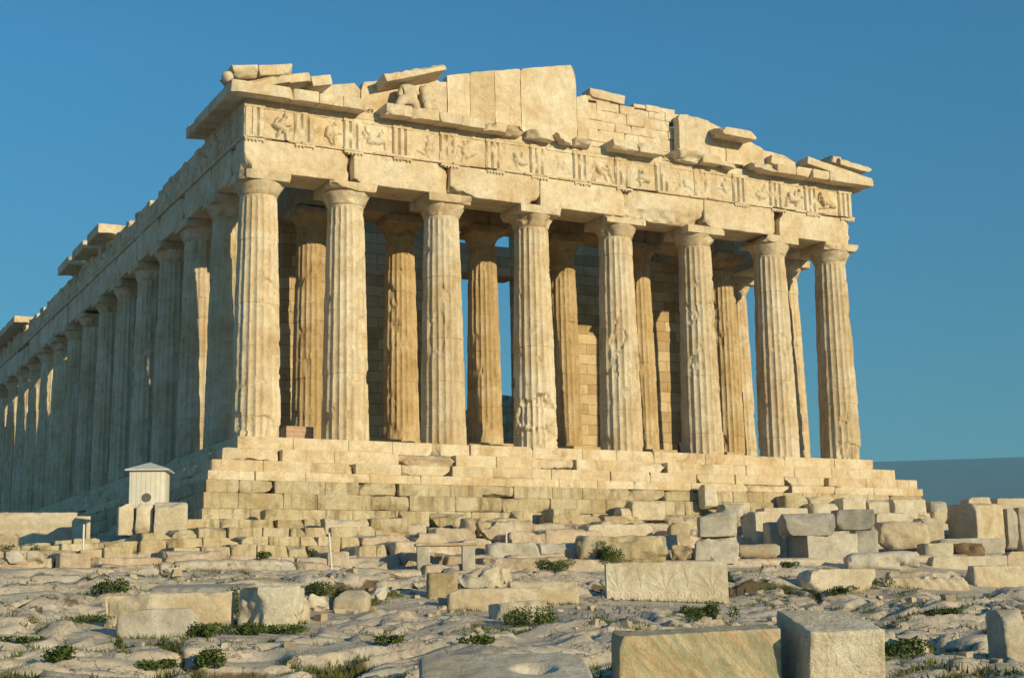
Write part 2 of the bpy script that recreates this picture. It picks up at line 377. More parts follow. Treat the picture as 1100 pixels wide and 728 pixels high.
# ------------------------------------------------------------------ materials
class NT:
    def __init__(s, name):
        s.m = bpy.data.materials.new(name); s.m.use_nodes = True
        s.t = s.m.node_tree; s.b = s.t.nodes['Principled BSDF']
        s.tc = s.t.nodes.new('ShaderNodeTexCoord')
    def n(s, t, **kw):
        o = s.t.nodes.new('ShaderNode'+t)
        for k, v in kw.items(): setattr(o, k, v)
        return o
    def l(s, a, b): s.t.links.new(a, b)
    def coords(s, scale=(1, 1, 1), rot=(0, 0, 0), off=None):
        mp = s.n('Mapping'); mp.inputs['Scale'].default_value = scale; mp.inputs['Rotation'].default_value = rot
        s.l(s.tc.outputs['Object'], mp.inputs['Vector'])
        if off is not None: s.l(off, mp.inputs['Location'])
        return mp.outputs[0]
    def noise(s, vec, scale, detail=4, rough=0.6, dist=0):
        o = s.n('TexNoise'); o.inputs['Scale'].default_value = scale; o.inputs['Detail'].default_value = detail
        o.inputs['Roughness'].default_value = rough; o.inputs['Distortion'].default_value = dist
        s.l(vec, o.inputs['Vector']); return o.outputs['Fac']
    def ramp(s, fac, stops, interp='LINEAR'):
        o = s.n('ValToRGB'); cr = o.color_ramp; cr.interpolation = interp
        while len(cr.elements) < len(stops): cr.elements.new(0.5)
        for e, (p, c) in zip(cr.elements, stops):
            e.position = p; e.color = (c, c, c, 1) if isinstance(c, (int, float)) else (*c, 1)
        s.l(fac, o.inputs[0]); return o.outputs[0]
    def mix(s, fac, a, b, blend='MIX'):
        o = s.n('Mix', data_type='RGBA', blend_type=blend)
        for sock, val in ((o.inputs[0], fac), (o.inputs[6], a), (o.inputs[7], b)):
            if isinstance(val, (int, float)): sock.default_value = val
            elif isinstance(val, tuple): sock.default_value = (*val, 1)
            else: s.l(val, sock)
        return o.outputs[2]
    def math(s, op, a, b=0.0):
        o = s.n('Math', operation=op)
        for sock, val in ((o.inputs[0], a), (o.inputs[1], b)):
            if isinstance(val, (int, float)): sock.default_value = val
            else: s.l(val, sock)
        return o.outputs[0]
    def bump(s, h, strength, dist, prev=None):
        o = s.n('Bump'); o.inputs['Strength'].default_value = strength; o.inputs['Distance'].default_value = dist
        s.l(h, o.inputs['Height'])
        if prev is not None: s.l(prev, o.inputs['Normal'])
        return o.outputs[0]

def stone(name, c1, c2, c3, stain=(0.22, 0.15, 0.08), stain_amt=0.5, streak=0.0, scale=1.0, bump=0.6, pits=0.35, veins=None, rnd=0.12):
    s = NT(name)
    inf = s.n('ObjectInfo')
    off = s.n('VectorMath', operation='SCALE'); 
    cmb = s.n('CombineXYZ')
    s.l(inf.outputs['Random'], cmb.inputs[0]); s.l(inf.outputs['Random'], cmb.inputs[1]); s.l(inf.outputs['Random'], cmb.inputs[2])
    s.l(cmb.outputs[0], off.inputs[0]); off.inputs['Scale'].default_value = 40.0
    v = s.coords(off=off.outputs[0])
    f1 = s.noise(v, 0.55*scale, 5, 0.62, 0.6)
    base = s.ramp(f1, [(0.36, c1), (0.5, c2), (0.64, c3)])
    f2 = s.noise(v, 3.2*scale, 6, 0.7, 0.3)
    base = s.mix(0.55, base, s.ramp(f2, [(0.27, 0.60), (0.5, 0.98), (0.73, 1.25)]), 'MULTIPLY')
    fine = s.noise(v, 17*scale, 6, 0.75)
    base = s.mix(0.6, base, s.ramp(fine, [(0.28, 0.62), (0.5, 1.0), (0.72, 1.25)]), 'MULTIPLY')
    st = s.ramp(s.noise(v, 0.9*scale, 6, 0.72, 1.0), [(0.54, 0.0), (0.72, 1.0)])
    base = s.mix(s.math('MULTIPLY', st, stain_amt), base, stain)
    if streak > 0:
        vs = s.coords((3.4, 3.4, 0.22), off=off.outputs[0])
        k = s.ramp(s.noise(vs, 1.0, 5, 0.65, 0.4), [(0.53, 0.0), (0.70, 1.0)])
        base = s.mix(s.math('MULTIPLY', k, streak), base, stain)
    if veins:
        vv = s.coords((1.0, 1.0, 1.0), (0.0, 0.75, 0.0))
        v2 = s.n('Mapping'); v2.inputs['Scale'].default_value = (6.5, 2.0, 1.1); s.l(vv, v2.inputs['Vector'])
        w = s.noise(v2.outputs[0], 1.0, 6, 0.65, 0.8)
        base = s.mix(s.math('MULTIPLY', s.ramp(w, [(0.44, 0.0), (0.60, 1.0)]), 0.8), base, veins)
        w2 = s.noise(v2.outputs[0], 1.7, 5, 0.65, 0.6)
        base = s.mix(s.math('MULTIPLY', s.ramp(w2, [(0.52, 0.0), (0.66, 1.0)]), 0.6), base, (0.40, 0.22, 0.08))
    rust = s.ramp(s.noise(v, 0.75*scale, 6, 0.68, 1.5), [(0.53, 0.0), (0.70, 1.0)])
    base = s.mix(s.math('MULTIPLY', rust, 0.20), base, (0.47, 0.29, 0.125), 'MIX')
    pit = s.ramp(s.noise(v, 13*scale, 3, 0.6), [(0.30, 1.0), (0.40, 0.0)])
    base = s.mix(s.math('MULTIPLY', pit, pits), base, (0.10, 0.075, 0.05))
    tone = s.math('ADD', s.math('MULTIPLY', inf.outputs['Random'], rnd*2), 1-rnd)
    cm = s.n('CombineXYZ'); 
    for i in range(3): s.l(tone, cm.inputs[i])
    base = s.mix(1.0, base, cm.outputs[0], 'MULTIPLY')
    s.l(base, s.b.inputs['Base Color'])
    s.b.inputs['Roughness'].default_value = 0.88
    s.b.inputs['Specular IOR Level'].default_value = 0.25
    b1 = s.bump(s.noise(v, 5*scale, 8, 0.68, 0.4), bump, 0.06)
    b2 = s.bump(pit, -bump*0.5, 0.02, b1)
    b3 = s.bump(s.noise(v, 32*scale, 4, 0.6), bump*0.5, 0.012, b2)
    s.l(b3, s.b.inputs['Normal'])
    return s.m

def flat(name, c, rough=0.6, noise_amt=0.15):
    s = NT(name)
    f = s.noise(s.coords(), 6, 5, 0.6)
    s.l(s.mix(1.0, c, s.ramp(f, [(0.3, 1-noise_amt), (0.7, 1+noise_amt)]), 'MULTIPLY'), s.b.inputs['Base Color'])
    s.b.inputs['Roughness'].default_value = rough
    return s.m

M = {}
M['marble'] = stone('weathered_marble', (0.56, 0.43, 0.27), (0.63, 0.52, 0.37), (0.68, 0.60, 0.47), (0.33, 0.20, 0.09), 0.60, 0.18, 1.0, 0.5, 0.30, rnd=0.06)
M['column'] = stone('column_marble', (0.53, 0.40, 0.25), (0.60, 0.49, 0.34), (0.66, 0.57, 0.44), (0.30, 0.19, 0.09), 0.50, 0.62, 0.9, 0.5, 0.25, rnd=0.06)
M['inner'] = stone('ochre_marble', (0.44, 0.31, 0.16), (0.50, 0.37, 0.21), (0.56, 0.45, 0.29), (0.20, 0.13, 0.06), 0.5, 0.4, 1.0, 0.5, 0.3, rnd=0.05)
M['step'] = stone('step_marble', (0.55, 0.41, 0.25), (0.63, 0.51, 0.35), (0.68, 0.59, 0.45), (0.26, 0.16, 0.07), 0.7, 0.3, 0.8, 0.5, 0.3, rnd=0.05)
M['poros'] = stone('porous_foundation_stone', (0.40, 0.31, 0.18), (0.50, 0.41, 0.27), (0.56, 0.49, 0.36), (0.13, 0.10, 0.06), 0.75, 0.75, 1.2, 0.7, 0.5, rnd=0.06)
M['warm'] = stone('warm_block_stone', (0.43, 0.34, 0.22), (0.52, 0.43, 0.31), (0.58, 0.50, 0.39), (0.26, 0.19, 0.11), 0.4, 0.0, 1.5, 0.6, 0.35)
M['pale'] = stone('pale_marble_block', (0.49, 0.41, 0.30), (0.57, 0.50, 0.39), (0.63, 0.57, 0.47), (0.33, 0.25, 0.16), 0.45, 0.0, 1.5, 0.6, 0.3)
M['pecked'] = stone('pecked_marble_block', (0.56, 0.46, 0.33), (0.66, 0.57, 0.44), (0.72, 0.65, 0.53), (0.36, 0.27, 0.16), 0.4, 0.0, 1.7, 1.0, 0.35)
M['grey'] = stone('grey_marble_block', (0.38, 0.345, 0.29), (0.48, 0.44, 0.375), (0.56, 0.52, 0.455), (0.22, 0.19, 0.15), 0.4, 0.0, 1.6, 0.5, 0.3)
M['dark_grey'] = stone('dark_grey_stone', (0.25, 0.24, 0.22), (0.33, 0.31, 0.28), (0.41, 0.39, 0.35), (0.15, 0.14, 0.12), 0.4, 0.0, 1.8, 0.6, 0.4)
M['veined'] = stone('green_veined_stone', (0.47, 0.37, 0.22), (0.55, 0.45, 0.29), (0.60, 0.51, 0.36), (0.34, 0.20, 0.08), 0.5, 0.0, 1.6, 0.6, 0.25, veins=(0.30, 0.30, 0.20))
M['brown'] = stone('brown_rough_stone', (0.15, 0.09, 0.05), (0.22, 0.14, 0.08), (0.28, 0.19, 0.12), (0.08, 0.05, 0.03), 0.4, 0.0, 2, 0.8, 0.5)
M['pink'] = stone('pinkish_limestone', (0.44, 0.34, 0.25), (0.53, 0.43, 0.33), (0.59, 0.51, 0.41), (0.24, 0.17, 0.11), 0.6, 0.25, 1.5, 1.0, 0.5)
M['dark_wood'] = flat('dark_cloth', (0.03, 0.03, 0.035), 0.9)
M['white_wood'] = None
M['brick'] = None

def boards():
    s = NT('white_painted_boards')
    v = s.coords()
    sx = s.n('SeparateXYZ'); s.l(v, sx.inputs[0])
    t = s.math('FRACT', s.math('MULTIPLY', s.math('ADD', sx.outputs[0], sx.outputs[1]), 6.2))
    gap = s.ramp(t, [(0.0, 0.45), (0.06, 1.0), (0.94, 1.0), (1.0, 0.45)])
    f = s.noise(v, 3, 6, 0.7)
    base = s.mix(1.0, s.ramp(f, [(0.3, (0.60, 0.56, 0.47)), (0.7, (0.72, 0.69, 0.60))]), gap, 'MULTIPLY')
    s.l(base, s.b.inputs['Base Color']); s.b.inputs['Roughness'].default_value = 0.6
    s.l(s.bump(gap, 0.6, 0.02), s.b.inputs['Normal'])
    return s.m
M['boards'] = boards()
M['roof_metal'] = flat('grey_roof_sheet', (0.55, 0.55, 0.53), 0.5)
M['vent'] = flat('dark_vent', (0.12, 0.11, 0.10), 0.7)
M['white_paint'] = flat('white_paint', (0.66, 0.63, 0.55), 0.5)

def red_slats():
    s = NT('reddish_layered_block')
    v = s.coords()
    sx = s.n('SeparateXYZ'); s.l(v, sx.inputs[0])
    t = s.math('FRACT', s.math('MULTIPLY', sx.outputs[2], 6.0))
    gap = s.ramp(t, [(0.0, 0.55), (0.12, 1.0), (0.9, 1.0), (1.0, 0.55)])
    s.l(s.mix(1.0, s.ramp(s.noise(v, 4, 5), [(0.3, (0.42, 0.27, 0.18)), (0.7, (0.52, 0.37, 0.27))]), gap, 'MULTIPLY'), s.b.inputs['Base Color'])
    s.b.inputs['Roughness'].default_value = 0.9
    return s.m
M['red'] = red_slats()

def ashlar():
    s = NT('ashlar_wall')
    v = s.coords()
    sp = s.n('SeparateXYZ'); s.l(v, sp.inputs[0])
    cb = s.n('CombineXYZ'); s.l(s.math('ADD', sp.outputs[0], sp.outputs[1]), cb.inputs[0]); s.l(sp.outputs[2], cb.inputs[1])
    wv = s.n('VectorMath', operation='ADD'); s.l(cb.outputs[0], wv.inputs[0])
    dn = s.n('TexNoise'); dn.inputs['Scale'].default_value = 2.5; dn.inputs['Detail'].default_value = 3; s.l(v, dn.inputs['Vector'])
    sc = s.n('VectorMath', operation='SCALE'); s.l(dn.outputs['Color'], sc.inputs[0]); sc.inputs['Scale'].default_value = 0.11
    s.l(sc.outputs[0], wv.inputs[1])
    br = s.n('TexBrick'); br.offset = 0.5
    for k, val in (('Scale', 1.0), ('Mortar Size', 0.012), ('Mortar Smooth', 0.3), ('Brick Width', 1.22), ('Row Height', 0.52), ('Bias', 0.0)): br.inputs[k].default_value = val
    br.inputs['Color1'].default_value = (0.42, 0.30, 0.16, 1); br.inputs['Color2'].default_value = (0.64, 0.51, 0.33, 1); br.inputs['Mortar'].default_value = (0.09, 0.06, 0.03, 1)
    s.l(wv.outputs[0], br.inputs['Vector'])
    base = s.mix(0.7, br.outputs['Color'], s.ramp(s.noise(v, 2.2, 6, 0.7), [(0.25, 0.6), (0.5, 0.95), (0.75, 1.2)]), 'MULTIPLY')
    st = s.ramp(s.noise(v, 0.7, 5, 0.7, 1), [(0.55, 0.0), (0.75, 0.6)])
    base = s.mix(st, base, (0.22, 0.16, 0.09))
    s.l(base, s.b.inputs['Base Color']); s.b.inputs['Roughness'].default_value = 0.9
    b = s.bump(br.outputs['Fac'], -0.7, 0.03)
    s.l(s.bump(s.noise(v, 7, 6), 0.4, 0.04, b), s.b.inputs['Normal'])
    return s.m
M['ashlar'] = ashlar()

def rock():
    s = NT('limestone_bedrock')
    v = s.coords()
    a = s.n('Attribute'); a.attribute_name = 'crack'
    f = s.noise(v, 0.35, 6, 0.65, 0.8)
    base = s.ramp(f, [(0.32, (0.46, 0.40, 0.32)), (0.45, (0.55, 0.48, 0.39)), (0.56, (0.61, 0.525, 0.41)), (0.68, (0.65, 0.575, 0.465))])
    base = s.mix(0.35, base, s.ramp(s.noise(v, 1.1, 4, 0.6, 0.5), [(0.35, (0.56, 0.41, 0.29)), (0.65, (0.46, 0.43, 0.38))]))
    base = s.mix(0.75, base, s.ramp(s.noise(v, 3.5, 8, 0.72, 0.3), [(0.25, 0.55), (0.5, 0.95), (0.75, 1.25)]), 'MULTIPLY')
    lich = s.ramp(s.noise(v, 2.0, 7, 0.75, 1.2), [(0.54, 0.0), (0.62, 1.0)])
    base = s.mix(s.math('MULTIPLY', lich, 0.6), base, (0.25, 0.23, 0.20))
    pit = s.ramp(s.noise(v, 11, 4, 0.6), [(0.30, 1.0), (0.41, 0.0)])
    base = s.mix(s.math('MULTIPLY', pit, 0.45), base, (0.12, 0.09, 0.06))
    soil = s.mix(s.ramp(s.noise(v, 1.3, 3), [(0.45, 0.0), (0.6, 1.0)]), (0.15, 0.105, 0.065), (0.075, 0.085, 0.03))
    cf = s.ramp(s.math('MULTIPLY', a.outputs['Fac'], s.math('ADD', s.noise(v, 2.4, 5), 0.55)), [(0.55, 0.0), (0.85, 1.0)])
    base = s.mix(cf, base, soil)
    s.l(base, s.b.inputs['Base Color']); s.b.inputs['Roughness'].default_value = 0.9; s.b.inputs['Specular IOR Level'].default_value = 0.2
    vr = s.n('TexVoronoi'); vr.feature = 'DISTANCE_TO_EDGE'; vr.inputs['Scale'].default_value = 1.7
    wv = s.n('VectorMath', operation='ADD'); s.l(v, wv.inputs[0])
    dn = s.n('TexNoise'); dn.inputs['Scale'].default_value = 1.5; dn.inputs['Detail'].default_value = 4; s.l(v, dn.inputs['Vector'])
    s.l(dn.outputs['Color'], wv.inputs[1]); s.l(wv.outputs[0], vr.inputs['Vector'])
    ck = s.ramp(vr.outputs['Distance'], [(0.0, 0.0), (0.03, 1.0)])
    ckc = s.math('MULTIPLY', s.math('SUBTRACT', 1.0, s.ramp(vr.outputs['Distance'], [(0.004, 0.0), (0.022, 1.0)])), s.ramp(s.noise(v, 0.8, 3), [(0.48, 0.0), (0.58, 0.9)]))
    base = s.mix(ckc, base, (0.12, 0.085, 0.05))
    s.l(base, s.b.inputs['Base Color'])
    b = s.bump(s.noise(v, 4.5, 9, 0.66, 0.3), 0.6, 0.07)
    b = s.bump(ck, 0.35, 0.04, b)
    b = s.bump(pit, -0.5, 0.03, b)
    b = s.bump(s.noise(v, 28, 5, 0.65), 0.5, 0.02, b)
    s.l(b, s.b.inputs['Normal'])
    return s.m
M['rock'] = rock()

def leaf(name, c1, c2):
    s = NT(name)
    v = s.coords()
    s.l(s.ramp(s.noise(v, 2.5, 3), [(0.35, c1), (0.65, c2)]), s.b.inputs['Base Color'])
    s.b.inputs['Roughness'].default_value = 0.7; s.b.inputs['Specular IOR Level'].default_value = 0.2
    return s.m
M['leaf'] = leaf('shrub_leaves', (0.045, 0.075, 0.018), (0.10, 0.14, 0.035))
M['grass'] = leaf('grass_blades', (0.07, 0.09, 0.02), (0.14, 0.15, 0.04))
M['hill'] = leaf('hill_scrub', (0.04, 0.06, 0.045), (0.075, 0.085, 0.06))

# ------------------------------------------------------------------ ground sheet
def build_ground():
    xs = np.concatenate([[-6000, -3000, -1500, -800, -400, -220, -130, -90, -65, -50, -42], np.arange(-36, 46, 0.10), [46, 48, 51, 55, 60, 66, 74, 85, 100, 130, 200, 350, 700, 1500, 3000, 6000]])
    ys = np.concatenate([[-6000, -3000, -1200, -700, -400, -250, -160, -110, -85, -70, -62, -56, -52, -48, -45, -43], np.arange(-42, -24, 0.07), np.arange(-24, -1.5, 0.10), np.arange(-1.5, 12, 0.4), np.arange(12, 90, 2.0), [92, 96, 104, 116, 135, 170, 230, 320, 450, 700, 1200, 2500, 6000]])
    X, Y = np.meshgrid(xs, ys, indexing='ij')
    z, ck = ground_full(X.ravel(), Y.ravel())
    nx, ny = X.shape
    V = np.stack([X.ravel(), Y.ravel(), z], -1)
    idx = np.arange(nx*ny).reshape(nx, ny)
    Q = np.stack([idx[:-1, :-1], idx[1:, :-1], idx[1:, 1:], idx[:-1, 1:]], -1).reshape(-1, 4)
    me = bpy.data.meshes.new('ground')
    me.vertices.add(len(V)); me.vertices.foreach_set('co', V.ravel())
    me.loops.add(Q.size); me.loops.foreach_set('vertex_index', Q.ravel())
    me.polygons.add(len(Q)); me.polygons.foreach_set('loop_start', np.arange(len(Q))*4); me.polygons.foreach_set('loop_total', np.full(len(Q), 4))
    me.polygons.foreach_set('use_smooth', np.ones(len(Q), bool))
    me.update(calc_edges=True)
    at_ = me.attributes.new('crack', 'FLOAT', 'POINT'); at_.data.foreach_set('value', ck)
    me.materials.append(M['rock'])
    o = bpy.data.objects.new('ground', me); col.objects.link(o)
    tag(o, 'pale cracked limestone bedrock sloping up to the temple', 'ground', kind='structure')
    return X, Y, z, ck
GX, GY, GZ, GC = build_ground()

# far mountain ridge
def build_hill():
    th = np.linspace(YAW-0.55, YAW+0.75, 260)
    ds = np.linspace(6200, 11500, 36)
    T, D_ = np.meshgrid(th, ds, indexing='ij')
    X = CX+np.sin(T)*D_; Y = CY+np.cos(T)*D_
    p = np.stack([X.ravel()/1500, Y.ravel()/1500, np.zeros(X.size)], -1)
    prof = np.interp(D_, [6200, 7200, 9000, 9800, 11500], [0, 0.30, 0.86, 1.0, 0.6])
    ridge = np.interp(T, [YAW-0.55, YAW-0.2, YAW+0.24, YAW+0.345, YAW+0.5, YAW+0.75], [860, 878, 888, 874, 870, 850])
    f = fbm3(p*1.6, 5, 5).reshape(X.shape)-0.5
    Z = -150 + prof*(ridge+150) + f*prof*(300*(1-sstep(7600, 9300, D_))+12)
    V = np.stack([X.ravel(), Y.ravel(), Z.ravel()], -1)
    idx = np.arange(X.size).reshape(X.shape)
    Q = np.stack([idx[:-1, :-1], idx[:-1, 1:], idx[1:, 1:], idx[1:, :-1]], -1).reshape(-1, 4)
    o = make('hill', V, Q.tolist(), M['hill'], smooth=180)
    tag(o, 'long blue hazy mountain ridge on the horizon', 'hill', kind='structure')
build_hill()

# the evening air between the citadel and the mountain
def build_haze():
    V = [(x, y, z) for x in (-9000, 14000) for y in (-9000, 14000) for z in (-152, 1150)]
    m = bpy.data.materials.new('haze'); m.use_nodes = True
    t = m.node_tree; t.nodes.remove(t.nodes['Principled BSDF'])
    pv = t.nodes.new('ShaderNodeVolumePrincipled')
    pv.inputs['Color'].default_value = (0.30, 0.66, 1.0, 1); pv.inputs['Density'].default_value = HAZE
    t.links.new(pv.outputs[0], t.nodes['Material Output'].inputs['Volume'])
    o = make('haze', V, [(0, 1, 3, 2), (4, 6, 7, 5), (0, 4, 5, 1), (2, 3, 7, 6), (0, 2, 6, 4), (1, 5, 7, 3)], m, None, None)
    tag(o, 'thin blue evening haze in front of the distant ridge', 'haze', kind='stuff')
HAZE = 0.00006
build_haze()

# ================================================================== TEMPLE
temple = empty('ancient_temple', (0, 0, 0))
tag(temple, 'ruined ancient Greek marble temple with fluted columns and broken pediment', 'temple')
W_, L_ = 30.88, 69.5
XS = [1.02, 4.70] + [4.70+4.296*i for i in range(1, 6)] + [29.86]
YS = [1.02, 4.71] + [4.71+4.292*i for i in range(1, 15)] + [68.48]

# ---- steps and foundation courses
def ring_course(x0, x1, y0, y1, z0, z1, depth, lmin, lmax, seed, broken=0.25, amp=0.02, faces='WNSE', fr=0.05, chip=0.28):
    rng = random.Random(seed); a = Acc()
    k = 0
    if 'W' in faces:
        x = x0
        while x < x1-0.01:
            w = min(rng.uniform(lmin, lmax), x1-x)
            if x1-x-w < lmin*0.5: w = x1-x
            j = rng.gauss(0, 0.008); dz = 0.0
            b = rng.random() < broken
            fine = 0.16
            a.box(x+0.005, x+w-0.005, y0+j+(rng.uniform(0.0, 0.06) if b else 0), y0+depth, z0, z1+dz, fr*(1.4 if b else 0.5), fine, amp*(1.3 if b else 0.45), seed*50+k, (5 if b else 1), chip*(1.0 if b else 0.35))
            k += 1; x += w
    if 'N' in faces:
        y = y0+depth
        while y < y1-0.01:
            w = min(rng.uniform(lmin, lmax), y1-y)
            j = rng.gauss(0, 0.02)
            a.box(x0+j, x0+depth, y+0.006, y+w-0.006, z0, z1, fr, 0.4, amp, seed*50+k, 2, chip*0.6); k += 1; y += w
    if 'S' in faces:
        a.box(x1-depth, x1, y0+depth, y1, z0, z1, 0.04, 0.8, amp, seed*50+k); k += 1
    if 'E' in faces:
        a.box(x0+depth, x1-depth, y1-depth, y1, z0, z1, 0.04, 1.0, amp, seed*50+k)
    return a
STEPZ = [(-0.52, 0.0, 0.0), (-1.04, -0.52, 0.70), (-1.46, -1.04, 1.38), (-1.80, -1.46, 1.55)]
for i, (z0, z1, e) in enumerate(STEPZ):
    nm = 'step' if i < 3 else 'levelling_course'
    ring_course(-e, W_+e, -e, L_+e, z0, z1-0.004, 1.9, 1.6, 2.9, 11+i, 0.15, 0.016, chip=0.32).build(nm, M['step'], temple)
FZ = [(-2.26, -1.80, 1.62), (-2.84, -2.26, 1.74), (-3.35, -2.84, 1.82), (-4.6, -3.35, 2.0)]
for i, (z0, z1, e) in enumerate(FZ):
    ring_course(-e, W_+e+0.3*i, -e, L_+e, z0, z1-0.004, 1.8, 1.2, 2.2, 31+i, 0.22, 0.026, chip=0.26).build('foundation_course', M['poros'], temple)
a = Acc(); a.box(1.7, W_-1.7, 1.7, L_-1.7, -3.4, -0.012, 0.02, 3.0, 0.0, 3); a.build('floor_slab', M['step'], temple)

# ---- columns
def shaft_arrays(h, rb, rt, seg, rings, dmg, seed, brk=(), nf=20):
    rng = random.Random(seed)
    nd = 11
    joints = [h*(k+rng.uniform(-0.08, 0.08))/nd for k in range(1, nd)]
    zs = set(np.linspace(0, h, rings).round(4).tolist())
    for j in joints:
        zs |= {round(j-0.014, 4), round(j, 4), round(j+0.014, 4)}
    zs = np.array(sorted(zs))
    n = nf*seg
    th = np.arange(n)/n*2*math.pi
    TH, Z = np.meshgrid(th, zs)
    t = Z/h
    Rr = rb+(rt-rb)*t + 0.02*np.sin(math.pi*t)
    drum = np.zeros_like(Z)
    for j in joints: drum += (Z > j)
    fr = (TH/(2*math.pi)*nf) % 1.0
    P = np.stack([np.cos(TH)*Rr, np.sin(TH)*Rr, Z], -1).reshape(-1, 3)
    n1 = fbm3(P*np.array([0.9, 0.9, 0.6])+seed*3.1, seed, 4).reshape(Z.shape)
    n2 = fbm3(P*np.array([3.2, 3.2, 2.4])+seed*1.7, seed+9, 5).reshape(Z.shape)
    n3 = noise3(P*9+seed, seed+19).reshape(Z.shape)
    depth = 0.060*Rr/rb
    fl = depth*(1-(2*fr-1)**2)
    wear = sstep(0.52, 0.66, n2)*0.6
    fl2 = np.maximum(fl, depth*(0.10+0.55*wear))           # blunted arrises
    mask = sstep(0.665-0.06*dmg, 0.69-0.06*dmg, n1*0.55+n2*0.45+0.07*np.exp(-Z/0.4))
    rr = Rr - fl2*(1-mask) - mask*(0.045+0.10*(n2-0.35)*dmg + 0.035*np.abs(n3-0.5)*2)
    for (zb, tb, hb, wb, db) in brk:      # a piece of drum burst off
        dth = np.angle(np.exp(1j*(TH-tb)))
        m = sstep(1.0, 0.86, np.sqrt((dth/wb)**2+((Z-zb)/hb)**2)+1.1*(n2-0.5))
        rr = rr - m*(db*(0.6+0.8*n2))
    for j in joints:
        rr = rr - 0.016*np.exp(-((Z-j)/0.008)**2)*(2.4*np.maximum(n2-0.3, 0.02))
    rr = rr + 0.010*np.sin(drum*2.3+seed)
    rr = np.where((h-Z) < 0.10, Rr-0.02, rr)
    V = np.stack([np.cos(TH)*rr, np.sin(TH)*rr, Z], -1).reshape(-1, 3)
    idx = np.arange(V.shape[0]).reshape(Z.shape)
    nxt = np.roll(idx, -1, axis=1)
    Q = np.stack([idx[:-1], nxt[:-1], nxt[1:], idx[1:]], -1).reshape(-1, 4)
    F = [tuple(q) for q in Q.tolist()] + [tuple(idx[-1].tolist()), tuple(idx[0][::-1].tolist())]
    return V, F
def lathe(prof, n=64, jit=0.0, seed=0):
    th = np.arange(n)/n*2*math.pi
    V = []
    for r, z in prof: V.append(np.stack([np.cos(th)*r, np.sin(th)*r, np.full(n, z)], -1))
    V = np.concatenate(V)
    if jit: 
        d = (fbm3(V*2.2+seed, seed, 4)-0.5)*jit
        rad = np.linalg.norm(V[:, :2], axis=1, keepdims=True)
        chipm = sstep(0.56, 0.68, fbm3(V*1.4+seed*2, seed+4, 3))
        k = 1+(d-chipm*jit*1.1)[:, None]/np.maximum(rad, .2)
        V[:, :2] *= k
    idx = np.arange(len(V)).reshape(len(prof), n); nxt = np.roll(idx, -1, 1)
    F = [tuple(q) for q in np.stack([idx[:-1], nxt[:-1], nxt[1:], idx[1:]], -1).reshape(-1, 4).tolist()]
    F += [tuple(idx[-1].tolist()), tuple(idx[0][::-1].tolist())]
    return V, F
def capital(parent, rt, rc, zt, htot, half, seed, m):
    ze = htot-0.36
    pr = [(rt*0.98, zt), (rt+0.01, zt+0.03), (rt+0.03, zt+0.05), (rt+0.015, zt+0.07), (rt+0.05, zt+0.10), (rt+0.035, zt+0.12)]
    for k in range(1, 9):
        t = k/8
        pr.append((rt+0.05+(rc-rt-0.05)*math.sin(t*math.pi/2)**1.0*(0.35+0.65*t), zt+0.12+(ze-zt-0.12)*t))
    v, f = lathe(pr, 72, 0.10, seed)
    make('echinus', v, f, m, parent, 40)
    a = Acc(); a.box(-half, half, -half, half, ze+0.003, htot-0.003, 0.02, 0.14, 0.012, seed+3, 3, 0.26); a.build('abacus', m, parent)

def new_column(x, y, z0, h, rb, rt, rc, half, seg, rings, dmg, seed, m, brk=()):
    zt = h-0.86
    v, f = shaft_arrays(zt, rb, rt, seg, rings, dmg, seed, brk)
    o = make('column', v, f, m, temple, 50)
    o.location = (x, y, z0)
    capital(o, rt, rc, zt, h, half, seed, m)
    return o
def copy_column(src, x, y, rot):
    c = src.copy(); col.objects.link(c); c.parent = temple
    c.location = (x, y, src.location.z); c.rotation_euler = (0, 0, rot)
    for ch in src.children:
        d = ch.copy(); col.objects.link(d); d.parent = c
        d.rotation_euler = (0, 0, -rot + round(rot/(math.pi/2))*math.pi/2) if ch.name.startswith('abacus') else (0, 0, 0)
    return c
camdir = math.atan2(CY-1, CX-15)
breaks = {4: [(1.5, camdir+0.2, 0.75, 1.15, 0.17), (0.35, camdir, 0.5, 1.6, 0.10), (2.0, camdir+0.5, .3, .5, .1)], 5: [(4.9, camdir-0.1, 0.5, 0.5, 0.11), (3.2, camdir+1.0, 1.2, 0.4, 0.12)], 6: [(4.8, camdir+1.25, 2.2, 0.45, 0.16), (2.2, camdir+1.3, 1.0, 0.5, 0.15)], 2: [(4.2, camdir+1.1, 0.8, 0.4, 0.12)], 1: [(5.6, camdir+0.9, 0.6, 0.5, 0.10), (.3, camdir+.6, .5, .9, .1)], 8: [(0.3, camdir+0.8, 0.5, 1.3, 0.11)], 7: [(5.3, camdir+.3, .5, .6, .07)], 3: [(4.6, camdir-.2, .9, .5, .05)]}
west = []
for i, x in enumerate(XS):
    west.append(new_column(x, 1.02, 0.0, 10.43, 0.953 if 0 < i < 7 else 0.972, 0.745, 1.0, 1.01, 8, 150, [0.7, 0.85, 0.7, 1.0, 0.85, 0.85, 0.75, 0.65][i], 100+i, M['column'], breaks.get(i+1, ())))
protos = [new_column(1.02, YS[k+1], 0.0, 10.43, 0.953, 0.745, 1.0, 1.01, 6, 50, 0.9+0.1*k, 140+k, M['column']) for k in range(4)]
rng = random.Random(4)
for k in range(5, 17):
    copy_column(protos[k % 4], 1.02, YS[k], rng.uniform(0, 6.28))
for k in (1, 2, 3, 4, 5, 13, 14, 15, 16):
    copy_column(protos[(k+1) % 4], 29.86, YS[k], rng.uniform(0, 6.28))
for i in range(1, 7):
    copy_column(protos[i % 4], XS[i], 68.48, rng.uniform(0, 6.28))
